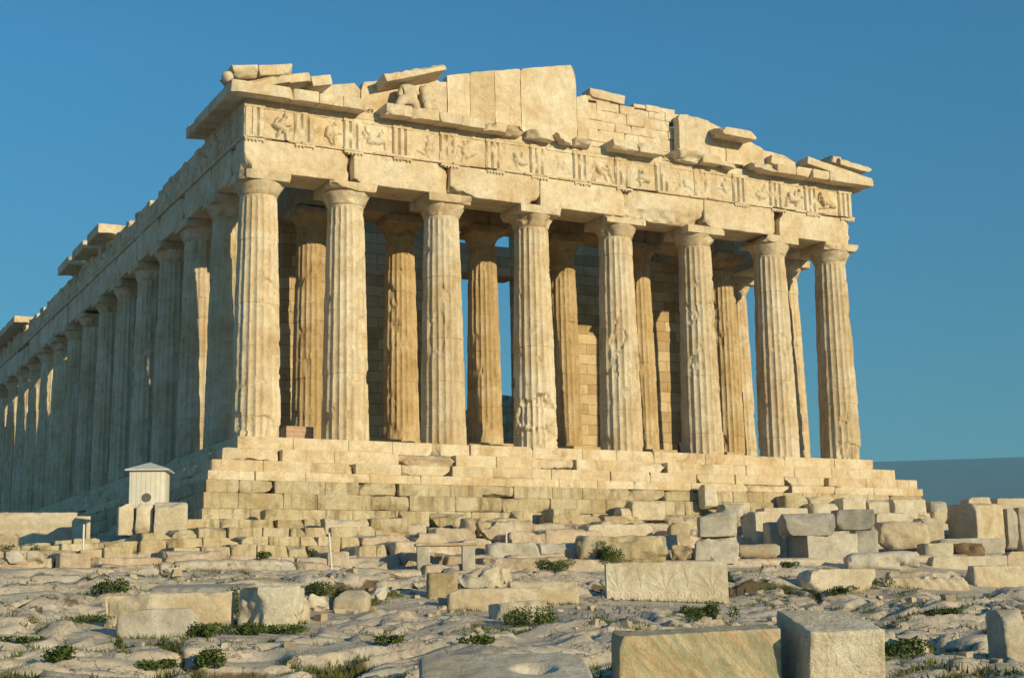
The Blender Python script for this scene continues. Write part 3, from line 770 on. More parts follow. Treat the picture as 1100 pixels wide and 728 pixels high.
INX = [5.0, 9.2, 13.35, 17.55, 21.8, 26.9]
for i, x in enumerate(INX):
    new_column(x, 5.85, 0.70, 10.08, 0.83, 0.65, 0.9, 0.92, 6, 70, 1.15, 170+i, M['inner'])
a = Acc()
a.box(3.9, 27.3, 4.4, 60.0, -0.008, 0.35, 0.03, 0.6, 0.01, 5); a.box(4.2, 27.0, 4.75, 59.6, 0.346, 0.70, 0.03, 0.6, 0.01, 6)
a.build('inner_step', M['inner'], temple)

# ---- west architrave
def arch_chips(v, hs, seed): return v
JX = [0.13] + XS[1:-1] + [30.75]
for i in range(7):
    x0, x1 = JX[i], JX[i+1]
    a = Acc()
    a.box(x0+0.008, x1-0.008, 0.13+0.01*math.sin(i*2.1), 1.86, 10.43, 11.72, 0.05, 0.13, 0.02, 210+i, 6, 0.42)
    a.build('architrave_block', M['marble'], temple)
TRX = []
ends = [0.55] + XS[1:-1] + [30.33]
for p, q in zip(ends[:-1], ends[1:]): TRX += [p, (p+q)/2]
TRX.append(30.33)
rng = random.Random(9)
a = Acc()      # taenia, broken in places
x = 0.1
while x < 30.7:
    w = min(rng.uniform(0.5, 1.9), 30.78-x)
    if rng.random() < 0.78:
        a = Acc(); a.box(x, x+w, 0.045, 0.5, 11.723, 11.83, 0.02, 0.12, 0.014, 300+int(x*7), 2, 0.1); a.build('taenia', M['marble'], temple)
    x += w+0.01
a = Acc()
for i, x in enumerate(TRX):
    if rng.random() < 0.72:
        a = Acc(); a.box(x-0.42, x+0.42, 0.06, 0.3, 11.635, 11.722, 0.012, 0.2, 0.008, 330+i)
        for g in range(6):
            if rng.random() < 0.8: a.box(x-0.40+g*0.145, x-0.33+g*0.145, 0.065, 0.16, 11.575, 11.637, 0.01, 0.1, 0.0, 1)
        a.build('regula', M['marble'], temple)
# north architrave, taenia
JY = [1.86] + YS[1:-1] + [69.37]
for i in range(16):
    a = Acc(); a.box(0.13+0.012*math.sin(i*3.3), 1.86, JY[i]+0.006, JY[i+1]-0.006, 10.43, 11.72, 0.04, 0.3, 0.018, 240+i, 4, 0.3)
    a.build('architrave_block', M['marble'], temple)
a = Acc()
y = 0.51
while y < 69.2:
    w = min(rng.uniform(0.8, 2.4), 69.3-y)
    if rng.random() < 0.9:
        a = Acc(); a.box(0.045, 0.5, y, y+w, 11.723, 11.83, 0.02, 0.3, 0.012, 360+int(y*5), 1, 0.08); a.build('taenia', M['marble'], temple)
    y += w+0.01
for y0, y1 in ((1.86, 21.5), (52, 69.3)):
    a = Acc(); a.box(29.02, 30.75, y0, y1, 10.43, 11.74, 0.04, 0.6, 0.02, 260); a.build('architrave_block', M['marble'], temple)
    a = Acc(); a.box(29.1, 30.7, y0, y1-1.0, 11.743, 13.15, 0.04, 0.6, 0.02, 261); a.build('frieze_backing', M['marble'], temple)
a = Acc(); a.box(1.86, 29.02, 67.6, 69.37, 10.43, 13.15, 0.05, 0.8, 0.02, 263); a.build('architrave_block', M['marble'], temple)

# ---- frieze
def grid_slab(w, h, t, hf, nx, nz, xs=None, zs=None):
    """a closed slab facing -y whose front is a relief hf(x, z)"""
    xs = np.linspace(-w/2, w/2, nx) if xs is None else xs
    zs = np.linspace(0, h, nz) if zs is None else zs
    X, Z = np.meshgrid(xs, zs, indexing='ij'); nx, nz = X.shape
    Yf = -hf(X, Z)
    V = np.concatenate([np.stack([X.ravel(), Yf.ravel(), Z.ravel()], -1), np.stack([X.ravel(), np.full(X.size, t), Z.ravel()], -1)])
    idx = np.arange(nx*nz).reshape(nx, nz); o = nx*nz
    Q = np.stack([idx[:-1, :-1], idx[1:, :-1], idx[1:, 1:], idx[:-1, 1:]], -1).reshape(-1, 4)
    F = Q.tolist()
    edge = np.concatenate([idx[:, 0], idx[-1, 1:], idx[::-1, -1][1:], idx[0, ::-1][1:]])
    for p, q in zip(edge[:-1], edge[1:]): F.append([int(q), int(p), int(p)+o, int(q)+o])
    F.append([int(i)+o for i in edge[:-1][::1]])
    return V, F
def tri_mesh(seed, worn):
    xs = np.array([-.42, -.39, -.35, -.315, -.28, -.245, -.21, -.175, -.14, -.105, -.07, -.035, 0, .035, .07, .105, .14, .175, .21, .245, .28, .315, .35, .39, .42])
    def hf(X, Z):
        g = np.zeros_like(X)
        for c in (-.14, .14): g = np.maximum(g, np.clip(1-np.abs(X-c)/0.072, 0, 1)*0.125)
        g = np.maximum(g, np.clip((np.abs(X)-0.35)/0.07, 0, 1)*0.10)
        g = np.where(Z > 1.16, -0.012, g)
        p = np.stack([X.ravel(), Z.ravel(), np.zeros(X.size)], -1)
        n = fbm3(p*3+seed*5.1, seed, 4).reshape(X.shape)
        w = sstep(0.60-worn, 0.70-worn, n)
        return -(g*(1-w)+w*(0.05+0.06*(n-0.4)))
    zs = np.concatenate([np.linspace(0, 1.15, 16), [1.165, 1.33]])
    v, f = grid_slab(.84, 1.33, 0.30, hf, 0, 0, xs, zs)
    return v, f
def met_mesh(w, seed, strength):
    rg = random.Random(seed)
    blobs = []
    for _ in range(rg.choice((1, 2, 2))):
        cx = rg.uniform(-0.3, 0.3)*w; 
        blobs.append((cx, 0.62, 0.13, 0.27, rg.uniform(-0.5, 0.5), 0.15))
        blobs.append((cx+rg.uniform(-.12, .12), 0.98, 0.085, 0.10, 0, 0.11 if rg.random() < 0.5 else 0.0))
        for k in range(4):
            ln = rg.uniform(0.16, 0.32)
            blobs.append((cx+rg.uniform(-.28, .28), rg.uniform(0.2, 0.85), 0.055, ln, rg.uniform(-1.3, 1.3), 0.09))
    if rg.random() < 0.6: blobs.append((rg.uniform(-.15, .2), 0.5, 0.36, 0.16, rg.uniform(-.3, .3), 0.15))
    def hf(X, Z):
        h = np.zeros_like(X)
        p = np.stack([X.ravel(), Z.ravel(), np.zeros(X.size)], -1)
        wx = (fbm3(p*5+seed, seed, 3).reshape(X.shape)-.5)*.16; wz = (fbm3(p*4+seed+40, seed+2, 3).reshape(X.shape)-.5)*.12
        for (cx, cz, sx, sz, an, hh) in blobs:
            dx = X+wx-cx; dz = Z+wz-cz
            a_ = dx*math.cos(an)+dz*math.sin(an); b_ = -dx*math.sin(an)+dz*math.cos(an)
            d = np.sqrt((a_/sx)**2+(b_/sz)**2)
            h = np.maximum(h, 1.25*hh*strength*np.clip(1-d*d, 0, 1)**0.35)
        n = fbm3(p*5+seed*3, seed+5, 4).reshape(X.shape)
        h = h + (n-0.5)*0.06
        return np.where(Z > 1.2, 0.05, h)
    return grid_slab(w, 1.33, 0.15, hf, int(w/0.032), 42)
FZ0 = 11.833
for i, x in enumerate(TRX):
    v, f = tri_mesh(400+i, [0.0, .12, .06, 0.0, .1, .04, .14, .02, .1, .08, .22, .05, .05, .0, .0][i])
    o = make('triglyph', v, f, M['marble'], temple, 40); o.location = (x, 0.135, FZ0)
rs = [1.3, 1.0, 0.9, 0.6, 0.7, 0.8, 0.35, 0.8, 1.0, 0.5, 0.7, 0.6, 1.2, 1.2]
for i in range(14):
    w = TRX[i+1]-TRX[i]-0.84
    v, f = met_mesh(w-0.01, 430+i, rs[i])
    o = make('metope', v, f, M['marble'], temple, 60); o.location = ((TRX[i]+TRX[i+1])/2, 0.24, FZ0)
a = Acc(); a.box(0.42, 30.46, 0.44, 1.85, 11.75, 13.15, 0.03, 0.8, 0.0, 3); a.build('frieze_backing', M['marble'], temple)
# north frieze
TRY = []
endy = [0.55] + YS[1:-1] + [68.95]
for p, q in zip(endy[:-1], endy[1:]): TRY += [p, (p+q)/2]
TRY.append(68.95)
tp = [tri_mesh(500+k, 0.12) for k in range(3)]
tmesh = []
for k, (v, f) in enumerate(tp):
    o = make('triglyph', v, f, M['marble'], temple, 40); o.location = (0.135, TRY[k+1], FZ0); o.rotation_euler = (0, 0, -math.pi/2); tmesh.append(o)
v, f = tri_mesh(520, 0.0); o = make('triglyph', v, f, M['marble'], temple, 40); o.location = (0.137, 0.56, FZ0); o.rotation_euler = (0, 0, -math.pi/2)
rng = random.Random(31)
for k in range(4, len(TRY)):
    c = tmesh[k % 3].copy(); col.objects.link(c); c.location = (0.135, TRY[k], FZ0)
    c.scale = (1, 1, 1.0 if not 5 < k < 12 else rng.uniform(0.9, 1.0))
mm = []
for k in range(3):
    v, f = met_mesh(1.28, 540+k, 0.6); o = make('metope', v, f, M['marble'], temple, 60); mm.append(o)
    o.location = (0.24, (TRY[k]+TRY[k+1])/2, FZ0); o.rotation_euler = (0, 0, -math.pi/2)
for k in range(3, len(TRY)-1):
    c = mm[k % 3].copy(); col.objects.link(c); c.location = (0.24, (TRY[k]+TRY[k+1])/2, FZ0)
    c.scale = (1, 1, rng.uniform(0.66, 0.98) if 5 < k < 13 or 18 < k < 27 else 1)
a = Acc()
y = 0.5
k = 0
while y < 69:
    w = rng.uniform(1.2, 2.2); top = 13.15 if (y < 10 or 29 < y < 41 or y > 60) else rng.uniform(12.6, 13.1)
    a.box(0.44, 1.85, y, min(y+w, 69.2), 11.75, top, 0.04, 0.5, 0.02, 560+k, 2, 0.3); y += w+0.01; k += 1
a.build('frieze_backing', M['marble'], temple)

# ---- cornice
def cornice(x0, x1, yf, z0, z1, seed, worn=0.0, north=False, back=1.6, name='cornice_block'):
    v, f = block_arrays(x1-x0-0.012, back-yf, z1-z0, 0.03+0.05*worn, 0.12, 0.015+0.03*worn, seed, 2+int(5*worn), 0.16+0.34*worn)
    # soffit lowest at the drip edge and rising towards the frieze, as on a Doric geison
    t = np.clip((v[:, 1]+(back-yf)/2)/(back-yf), 0, 1)
    low = v[:, 2] < 0.14
    v[low, 2] += 0.05*np.clip((t[low]-0.04)/0.30, 0, 1)*(t[low] < 0.42)*(1-worn*.5)
    v = v+np.array([(x0+x1)/2, (yf+back)/2, z0])
    a = Acc(); a.add(v, f)
    v = np.concatenate(a.v)
    if north: v = np.stack([v[:, 1], v[:, 0], v[:, 2]], -1); fl = [q[::-1] for q in a.f]
    else: fl = a.f
    return make(name, v, fl, M['marble'], temple, 35)
def wx(u, v=None, y=-0.6):          # facade x of a photograph column at the cornice's front edge
    vv = 88+(u-252)*(104/683.) if v is None else v
    return float(on_y(u, vv, y)[0])
cut = lambda us: [wx(u) for u in us]
GZ0, GZ1 = 13.27, 13.74
a = Acc(); a.box(0.2, 30.68, 0.19, 0.9, 13.168, GZ0+0.2, 0.02, 0.8, 0.006, 598); a.build('bed_moulding', M['marble'], temple)
a = Acc(); a.box(0.19, 0.9, 0.91, float(on_x(200, 152, -0.6)[1]), 13.168, GZ0+0.2, 0.02, 0.8, 0.006, 599); a.build('bed_moulding', M['marble'], temple)
seed = 600
A_ = [-0.62] + cut([316, 343, 369, 394])
for p, q in zip(A_[:-1], A_[1:]): cornice(p, q, -0.62, GZ0, GZ1, seed); seed += 10
B_ = cut([415, 443, 472, 497, 522, 547, 571, 600, 622, 645])
for i, (p, q) in enumerate(zip(B_[:-1], B_[1:])): cornice(p, q, [-0.62, -0.62, -0.60, -.55, -.5, -.5, -.42, -.4, -.4][i], GZ0, GZ1-[0, 0, .02, .05, .06, .08, .08, .08, .1][i], seed, [0, .1, .1, .25, .6, .7, .55, .5, .6][i]); seed += 10
for p, q in zip(*[cut([660, 687]), cut([687, 713])]): cornice(p, q, -0.6, GZ0, GZ1, seed, 0.2); seed += 10
D_ = cut([729, 757, 777, 795])
for i, (p, q) in enumerate(zip(D_[:-1], D_[1:])): cornice(p, q, -0.55+.08*i, GZ0, GZ1-.05*i, seed, 0.45); seed += 10
E_ = cut([812, 835, 855, 873, 891]) + [31.5]
for i, (p, q) in enumerate(zip(E_[:-1], E_[1:])): cornice(p, q, -0.62, GZ0, GZ1-.03, seed, [.35, .3, .2, .15, 0][i]); seed += 10
# broken stubs between the surviving pieces
for p, q in ((A_[-1], B_[0]), (B_[-1], cut([660])[0]), (cut([713])[0], D_[0]), (D_[-1], E_[0])):
    cornice(p, q, 0.12, GZ0+.04, GZ1-.1, seed, 0.8); seed += 10
# north cornice: at the corner, and two survivals farther along the flank
def wy(u, v): return float(on_x(u, v, -0.6)[1])
y1 = wy(200, 152)
yy = [1.61] + np.linspace(2.6, y1, 7).tolist()
for p, q in zip(yy[:-1], yy[1:]): cornice(p, q, -0.62, GZ0, GZ1, seed, 0.05, True); seed += 10
ya = [wy(106, 268), wy(89, 285), wy(74, 300), wy(59, 315)]
for i, (p, q) in enumerate(zip(ya[:-1], ya[1:])):
    cornice(p+0.2, q-0.7, -0.62, GZ0, GZ1+0.05, seed, 0.1, True, back=1.3); seed += 10
yb = [wy(14, 375), wy(4, 385), 68.9]
for p, q in zip(yb[:-1], yb[1:]): cornice(p, q, -0.62, GZ0, GZ1, seed, 0.1, True); seed += 10

# ---- pediment: vertical slabs of the tympanum cut along the broken top
PY = 0.62
def poly_slab(pts, y0, y1, name, m, seed, zbot=13.6, rough=0.02):
    """slab in the x-z plane: top edge polyline pts [(x, z)...] left to right, flat bottom"""
    xs = []; 
    for (xa, za), (xb, zb) in zip(pts[:-1], pts[1:]):
        n = max(1, int(math.hypot(xb-xa, (zb-za))/0.18))
        for i in range(n): xs.append((xa+(xb-xa)*i/n, za+(zb-za)*i/n))
    xs.append(pts[-1])
    T = np.array(xs)
    nz = 14
    n = len(T)
    fr = np.linspace(0, 1, nz)
    Xg = np.repeat(T[:, 0:1], nz, 1); Zg = zbot+(T[:, 1:2]-zbot)*fr
    P = np.stack([Xg.ravel(), np.zeros(n*nz), Zg.ravel()], -1)
    d = (fbm3(P*2.2+seed, seed, 4)-0.5)*rough*2.5
    top = np.repeat((fr > 0.97)[None], n, 0).ravel()
    F_ = P.copy(); F_[:, 1] = y0+d+0.03*top; F_[:, 0] += (noise3(P*6+9, seed+3)-.5)*rough*1.5; F_[:, 2] += (noise3(P*6, seed+2)-.5)*rough*1.5*top
    B_2 = P.copy(); B_2[:, 1] = y1+d; B_2[:, 2] -= 0.02*top
    V = np.concatenate([F_, B_2]); o = n*nz
    idx = np.arange(o).reshape(n, nz)
    Q = np.stack([idx[:-1, :-1], idx[1:, :-1], idx[1:, 1:], idx[:-1, 1:]], -1).reshape(-1, 4)
    F = Q.tolist()+[[q[3]+o, q[2]+o, q[1]+o, q[0]+o] for q in Q.tolist()]
    edge = np.concatenate([idx[:, 0], idx[-1, 1:], idx[::-1, -1][1:], idx[0, ::-1][1:]]).tolist()
    for p, q in zip(edge[:-1], edge[1:]): F.append([q, p, p+o, q+o])
    return make(name, V, F, m, temple, 40)
def px2(pts, y=PY):
    out = []
    for u, v in pts:
        p = on_y(u, v, y); out.append((float(p[0]), float(p[2])))
    return out
SL = [
 [(283, 96), (320, 93), (336, 92)], [(336, 95), (347, 93), (358, 91), (381, 89), (387, 96)], [(388, 96), (391, 88), (416, 86), (442, 85)],
 [(442, 85.5), (470, 86), (473, 88), (480, 88)], [(480.6, 81), (495, 79.4), (504.6, 78.6)], [(505, 80), (506.5, 77.7), (531, 75.8)], [(531.4, 75.9), (558.6, 74)],
 [(559.3, 76), (562, 73.4), (590, 71.4), (613.5, 69.7), (616, 75), (618.5, 84), (619, 103)], [(619.5, 104), (624, 103), (629, 101.5), (632, 106)],
 [(729, 126), (731, 122.5), (739, 123), (742, 125), (749, 125.6), (762, 130)], [(762, 131), (774, 136.5), (779, 142)], [(779, 141), (800, 149), (820, 159.6)], [(820, 161), (843, 167), (862, 179)], [(862, 180), (885, 187), (905, 192)]]
for i, s in enumerate(SL):
    y0 = PY+0.02*math.sin(i*2.7)
    poly_slab(px2(s, y0), y0, y0+0.45, 'tympanum_slab', M['marble'], 700+i)
# backing masonry of small courses right of the gap, set behind the lost slabs
BK = [[(618, 110), (634, 110), (634, 104), (652, 107), (675, 112), (678, 113.5), (690, 116), (694, 113), (703, 113), (713, 117), (726, 121), (729, 140)]]
def backing():
    a = Acc(); rg = random.Random(77)
    pts = px2(BK[0], 1.15)
    xs_, zs_ = [p[0] for p in pts], [p[1] for p in pts]
    z = 13.62; row = 0
    while z < 16.6:
        h = rg.choice((0.42, 0.5, 0.58))
        x = xs_[0]-0.2 - (row % 2)*0.5
        while x < xs_[-1]+0.3:
            w = rg.uniform(0.7, 1.5)
            xc = x+w/2
            ztop = np.interp(xc, xs_, zs_)
            if z < ztop-0.12:
                a.box(x+.004, x+w-.004, 1.15+rg.uniform(-.025, .025), 1.85, z, min(z+h-.008, ztop+.05), 0.015, 0.16, 0.012, rg.randrange(9999), 1, 0.10)
            x += w
        z += h; row += 1
    a.build('pediment_backing', M['marble'], temple)
backing()
x0_, x1_ = px2([(290, 95)], 1.3)[0][0], px2([(612, 80)], 1.3)[0][0]
p_ = px2([(290, 100), (380, 96), (470, 92), (560, 80), (612, 78)], 1.10)
poly_slab(p_, 1.10, 1.80, 'pediment_backing', M['marble'], 740)
p_ = px2([(735, 130), (779, 148), (820, 165), (870, 186)], 1.10)
poly_slab(p_, 1.10, 1.80, 'pediment_backing', M['marble'], 741)

# raking cornice fragments
def slab_between(pa, pb, thick, y0, y1, seed, name='raking_cornice', m=None, chips=3, yoff=0.0, tilt=0.0):
    """a long block whose top front edge runs through photo points pa -> pb at depth y0"""
    a3 = on_y(*pa, y0); b3 = on_y(*pb, y0)
    L = math.hypot(b3[0]-a3[0], b3[2]-a3[2]); an = math.atan2(b3[2]-a3[2], b3[0]-a3[0])
    v, f = block_arrays(L, y1-y0, thick, 0.03, 0.12, 0.018, seed, chips, 0.22)
    v[:, 2] -= thick; v[:, 1] += (y1-y0)/2; v[:, 0] += L/2
    if tilt:
        c, s = math.cos(tilt), math.sin(tilt); v = np.stack([v[:, 0], v[:, 1]*c-v[:, 2]*s, v[:, 1]*s+v[:, 2]*c], -1)
    c, s = math.cos(an), math.sin(an)
    v = np.stack([v[:, 0]*c-v[:, 2]*s, v[:, 1], v[:, 0]*s+v[:, 2]*c], -1) + np.array([a3[0], y0, a3[2]])
    return make(name, v, f, m or M['marble'], temple, 35)
slab_between((249, 70), (277, 69.5), 0.45, -0.45, 1.3, 750)
slab_between((277.5, 70), (314, 68.5), 0.42, -0.42, 1.2, 751)
slab_between((256, 87), (309, 77.5), 0.40, -0.38, 1.2, 752)
slab_between((309, 80), (337, 77), 0.36, -0.36, 1.2, 753)
slab_between((334, 82), (355, 80), 0.42, -0.30, 1.2, 754)
slab_between((412, 79), (477, 66.5), 0.36, -0.40, 1.5, 755, tilt=-0.10)
slab_between((776, 135), (813, 142), 0.38, -0.45, 1.3, 756, tilt=0.10)
slab_between((868, 168), (933, 190.5), 0.36, -0.50, 1.0, 757)
slab_between((903, 168.5), (937, 178), 0.40, -0.15, 1.3, 758)
slab_between((893, 165), (904, 169), 0.40, 0.1, 1.3, 759)
slab_between((829, 166), (862, 177), 0.42, 0.2, 1.3, 760)
slab_between((634, 94), (672, 103), 0.42, 1.05, 1.8, 761)
slab_between((694, 112), (713, 115.5), 0.30, 1.1, 1.7, 762)
# lion head spout at the corner
v, f = lathe([(0.02, 0), (0.16, 0.02), (0.22, 0.12), (0.2, 0.25), (0.1, 0.36), (0.02, 0.38)], 20, 0.12, 5)
v = v[:, [0, 2, 1]]*np.array([1, -1, 1]); o = make('lion_head_spout', v, [q[::-1] for q in f], M['marble'], temple, 50); p = on_y(243, 84, -0.3); o.location = (p[0], p[1], p[2])

# ---- cella: west wall with its great door, antae, side walls in ruin
def wall(x0, x1, y0, y1, z0, z1, seed, name='cella_wall', ragged=0.0):
    v, f = block_arrays(x1-x0, y1-y0, z1-z0, 0.03, 0.35, 0.02, seed, 2, 0.2)
    if ragged:
        t = v[:, 2]/(z1-z0)
        n = fbm3(np.stack([np.floor(v[:, 1]*0.8)*1.7, np.floor(v[:, 0]), np.zeros(len(v))], -1), seed, 2)
        v[:, 2] -= np.where(t > 0.3, (t-0.3)/0.7, 0)*ragged*n
    return make(name, v+np.array([(x0+x1)/2, (y0+y1)/2, z0]), f, M['ashlar'], temple, 35)
WY = 10.6
wall(5.8, 13.1, WY, WY+1.6, 0.696, 12.8, 800)
wall(18.1, 24.8, WY, WY+1.6, 0.696, 12.8, 801)
wall(13.1, 18.1, WY+0.02, WY+1.58, 9.9, 11.4, 802, 'door_lintel')
wall(4.55, 5.8, 8.4, 24, 0.696, 12.8, 803, 'anta_wall')
wall(24.15, 26.3, 8.4, 19, 0.696, 12.8, 804, 'anta_wall')
wall(4.6, 5.75, 24.02, 46, 0.696, 7.5, 805, 'cella_wall', 5.0)
wall(25.1, 26.25, 19.02, 40, 0.696, 7.4, 806, 'cella_wall', 4.5)
wall(4.6, 5.75, 46.02, 59.5, 0.696, 11.5, 807, 'cella_wall', 2.0)
wall(25.1, 26.25, 46.02, 59.5, 0.696, 11.0, 808, 'cella_wall', 2.0)
# inner entablature over the porch columns
a = Acc()
JI = [4.1] + INX[1:-1] + [27.2]
for i in range(5): a.box(JI[i]+.006, JI[i+1]-.006, 5.05, 6.65, 10.78, 11.75, 0.03, 0.3, 0.02, 820+i, 2, 0.2)
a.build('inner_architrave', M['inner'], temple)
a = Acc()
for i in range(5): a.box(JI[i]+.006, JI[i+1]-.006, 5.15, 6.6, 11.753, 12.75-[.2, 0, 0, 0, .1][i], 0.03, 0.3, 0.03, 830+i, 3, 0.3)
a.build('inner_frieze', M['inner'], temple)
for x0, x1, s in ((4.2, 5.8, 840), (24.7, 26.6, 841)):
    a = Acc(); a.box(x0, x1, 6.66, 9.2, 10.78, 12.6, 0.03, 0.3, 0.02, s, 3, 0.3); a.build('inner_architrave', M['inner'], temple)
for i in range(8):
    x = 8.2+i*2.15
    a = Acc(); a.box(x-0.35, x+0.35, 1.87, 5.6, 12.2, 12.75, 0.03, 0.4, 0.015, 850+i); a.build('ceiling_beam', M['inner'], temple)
a = Acc()
for i in range(7):
    x = 8.2+i*2.15
    if i in (5,): continue
    a.box(x-0.2, x+2.3, 2.0, 5.4, 12.76+0.004*i, 12.95+.004*i, 0.02, 0.6, 0.01, 860+i)
a.build('ceiling_slab', M['inner'], temple)

# ================================================================== LOOSE BLOCKS ON THE ROCK
def shape_block(s):
    D, w, h, dep = s['D'], s['w'], s['h'], s['depth']
    sink = s.get('sink', 0.12)
    r = s.get('r', 0.035)
    res = min(0.16, max(0.035, 0.0022*D))
    if s.get('kind') == 'drum':                       # lying column drum, axis along local x
        n = 40; rad = h/2
        xs = np.linspace(-w/2, w/2, max(6, int(w/res)))
        prof = [(rad*0.15, -w/2), (rad*0.94, -w/2)] + [(rad, x) for x in xs[1:-1]] + [(rad*0.94, w/2), (rad*0.15, w/2)]
        v, f = lathe(prof, n, s.get('amp', 0.03)*4, s['seed'])
        if s.get('flute'):
            th = np.arctan2(v[:, 1], v[:, 0]); k = 1-0.05*np.abs(np.cos(th*8)); v[:, :2] *= k[:, None]
        v = np.stack([v[:, 2], -v[:, 1], v[:, 0]+rad], -1); sink = 0.04
        v[:, 2] -= 0.0
    elif s.get('kind') == 'boulder':
        v, f = block_arrays(w, dep, h+sink, min(w, dep, h)*0.42, res, s.get('amp', 0.06), s['seed'], s.get('chips', 10), s.get('chip', 0.35))
        v[:, 2] -= sink
    else:
        v, f = block_arrays(w, dep, h+sink, r, res, s.get('amp', 0.018)*1.15, s['seed'], s.get('chips', 5)+3, s.get('chip', 0.15)*1.25)
        if s.get('flutes'):
            fr_ = v[:, 1] < -dep*0.25
            v[:, 1] += np.where(fr_, 0.07*np.abs(np.sin((v[:, 0]+0.8*v[:, 2])*math.pi/0.36)), 0)
        t = v[:, 2] > (h+sink)*0.5
        sl = s.get('slope', 0.0)                       # top edge slopes along the length
        v[:, 2] += np.where(t, 1, 0)*sl*v[:, 0]
        if s.get('dent'):
            dx_, dy_, dr_, dd_ = s['dent']; t2 = v[:, 2] > (h+sink)*0.8
            v[:, 2] -= np.where(t2, dd_*sstep(dr_, dr_*.5, np.hypot(v[:, 0]-dx_, v[:, 1]-dy_)), 0)
        tp = s.get('taper', 0.0)
        if tp: v[:, 0] *= 1-tp*(v[:, 2]/(h+sink))
        if s.get('mould'):                             # moulded front: a projecting fillet along the top
            m_ = (v[:, 1] < -dep*0.4) & (v[:, 2] < (h+sink)*0.72); v[m_, 1] += 0.07
        v[:, 2] -= sink
    rx = R(s.get('rx', 0)); 
    if rx:
        c, s_ = math.cos(rx), math.sin(rx); y0 = -dep/2
        yy = v[:, 1]-y0
        v = np.stack([v[:, 0], yy*c-v[:, 2]*s_+y0, yy*s_+v[:, 2]*c], -1)
    ry = R(s.get('ry', 0))
    if ry:
        c, s_ = math.cos(ry), math.sin(ry)
        v = np.stack([v[:, 0]*c+v[:, 2]*s_, v[:, 1], -v[:, 0]*s_+v[:, 2]*c], -1)
    return v, f
for s in SPEC:
    if s.get('kind') == 'carved': continue
    v, f = shape_block(s)
    o = make(s['name'], v, f, M[s['mat']], None, 38 if s.get('kind') != 'boulder' else 50)
    o.location = s['loc']; o.rotation_euler = (0, 0, s['phi'])
    tag(o, s['label'], s['cat'], {'stone block': 'loose stone blocks lying around the temple', 'stone': 'loose broken stones on the bedrock', 'column drum': 'fallen column pieces'}.get(s['cat']))

# carved anthemion slab
s = [q for q in SPEC if q.get('kind') == 'carved'][0]
def anth(X, Z, H=1.0):
    h = np.zeros_like(X)
    per = s['w']/5.0
    for i in range(6):
        cx = -s['w']/2 + per*(i+0.5)*0.96
        big = i % 2 == 0
        dx = X-cx; z0 = 0.34*H
        th = np.arctan2(dx, np.maximum(Z-z0*0.8, -0.2)); rr = np.hypot(dx, Z-z0*0.8)
        th = th*(1-0.35*rr/H) 
        lobes = np.cos(th*(13 if big else 9))
        mask = sstep(0.66*H, 0.60*H, rr+0.06*np.abs(th))*sstep(0.03, 0.08, rr)*sstep(1.0 if big else .62, 0.9 if big else .52, np.abs(th))
        h = np.maximum(h, 0.012*sstep(0.0, 0.6, lobes)*mask)
        for sg in (-1, 1):
            q = np.hypot(X-(cx+sg*per*0.27), Z-0.16*H)
            h = np.maximum(h, 0.010*sstep(0.035, 0.015, np.abs(q-0.10*H)) + 0.010*sstep(0.05, .02, q))
    h = h*sstep(s['w']/2, s['w']/2-.1, np.abs(X))*sstep(s['h'], s['h']-.08, Z)
    p = np.stack([X.ravel()*3, Z.ravel()*3, 0*X.ravel()], -1)
    return h + 0.02*(fbm3(p, 77, 4).reshape(X.shape)-0.5)
v, f = grid_slab(s['w'], s['h']+0.1, 0.5, lambda X, Z: anth(X, Z-0.1, s['h']), 170, 66)
v[:, 2] -= 0.1
o = make(s['name'], v, f, M[s['mat']], None, 60); o.location = s['loc']; o.rotation_euler = (0, 0, s['phi'])
tag(o, s['label'], s['cat'])

# ------------------------------------------------------------------ low terrace masonry, left of centre
tw = empty('terrace_wall', (4.0, -10.2, -5.5))
tag(tw, 'low rock cut steps and rubble masonry courses climbing to the foot of the temple', 'terrace')
off = np.array(tw.location)
def course(k, x0, x1, lmin, lmax, m, seed, amp, r, skip=0.0, dy=0.0, chip=0.2, extra=0.0):
    rg = random.Random(seed); a = Acc(); t = TERR[k]; x = x0
    while x < x1-0.1:
        w = min(rg.uniform(lmin, lmax), x1-x)
        if rg.random() > skip:
            z1 = float(base_z(np.array([x+w/2]), np.array([t+0.4]))[0])+rg.gauss(0, 0.02 if m == 'poros' else 0.07)+extra
            a.box(x+.012-off[0], x+w-.012-off[0], t+dy+rg.gauss(0, .05 if m == 'poros' else .14)-off[1], t+1.75-off[1], z1-0.85-off[2], z1-off[2], r, 0.12, amp, rg.randrange(9999), 4, chip)
        x += w
    a.build('stone_course' if m == 'poros' else 'rock_step', M[m], tw)
course(0, -12.5, 13, 1.2, 3.2, 'pink', 1, 0.07, .10, .04, chip=.35)
course(1, -12, 1.0, 0.9, 2.2, 'pink', 2, 0.05, .08, .06, chip=.3)
course(1, 1.0, 16, 1.4, 3.4, 'pink', 3, 0.08, .12, .0, chip=.4)
course(2, -11.5, 3.0, 0.6, 1.5, 'poros', 4, 0.035, .04, .10)
course(2, 3.0, 20, 1.4, 3.4, 'pink', 5, 0.08, .12, .0, chip=.4)
course(3, -10.5, 2.5, 0.55, 1.4, 'poros', 6, 0.03, .04, .08)
course(3, 2.5, 26, 1.4, 3.2, 'pink', 7, 0.10, .12, .08, chip=.5)
course(4, -9.5, 4.0, 0.5, 1.3, 'poros', 8, 0.03, .04, .08)
course(4, 4.0, 30, 1.2, 2.8, 'pink', 9, 0.10, .12, .12, chip=.5)
course(5, -4.0, 4, 0.6, 1.5, 'poros', 10, 0.03, .04, .08)
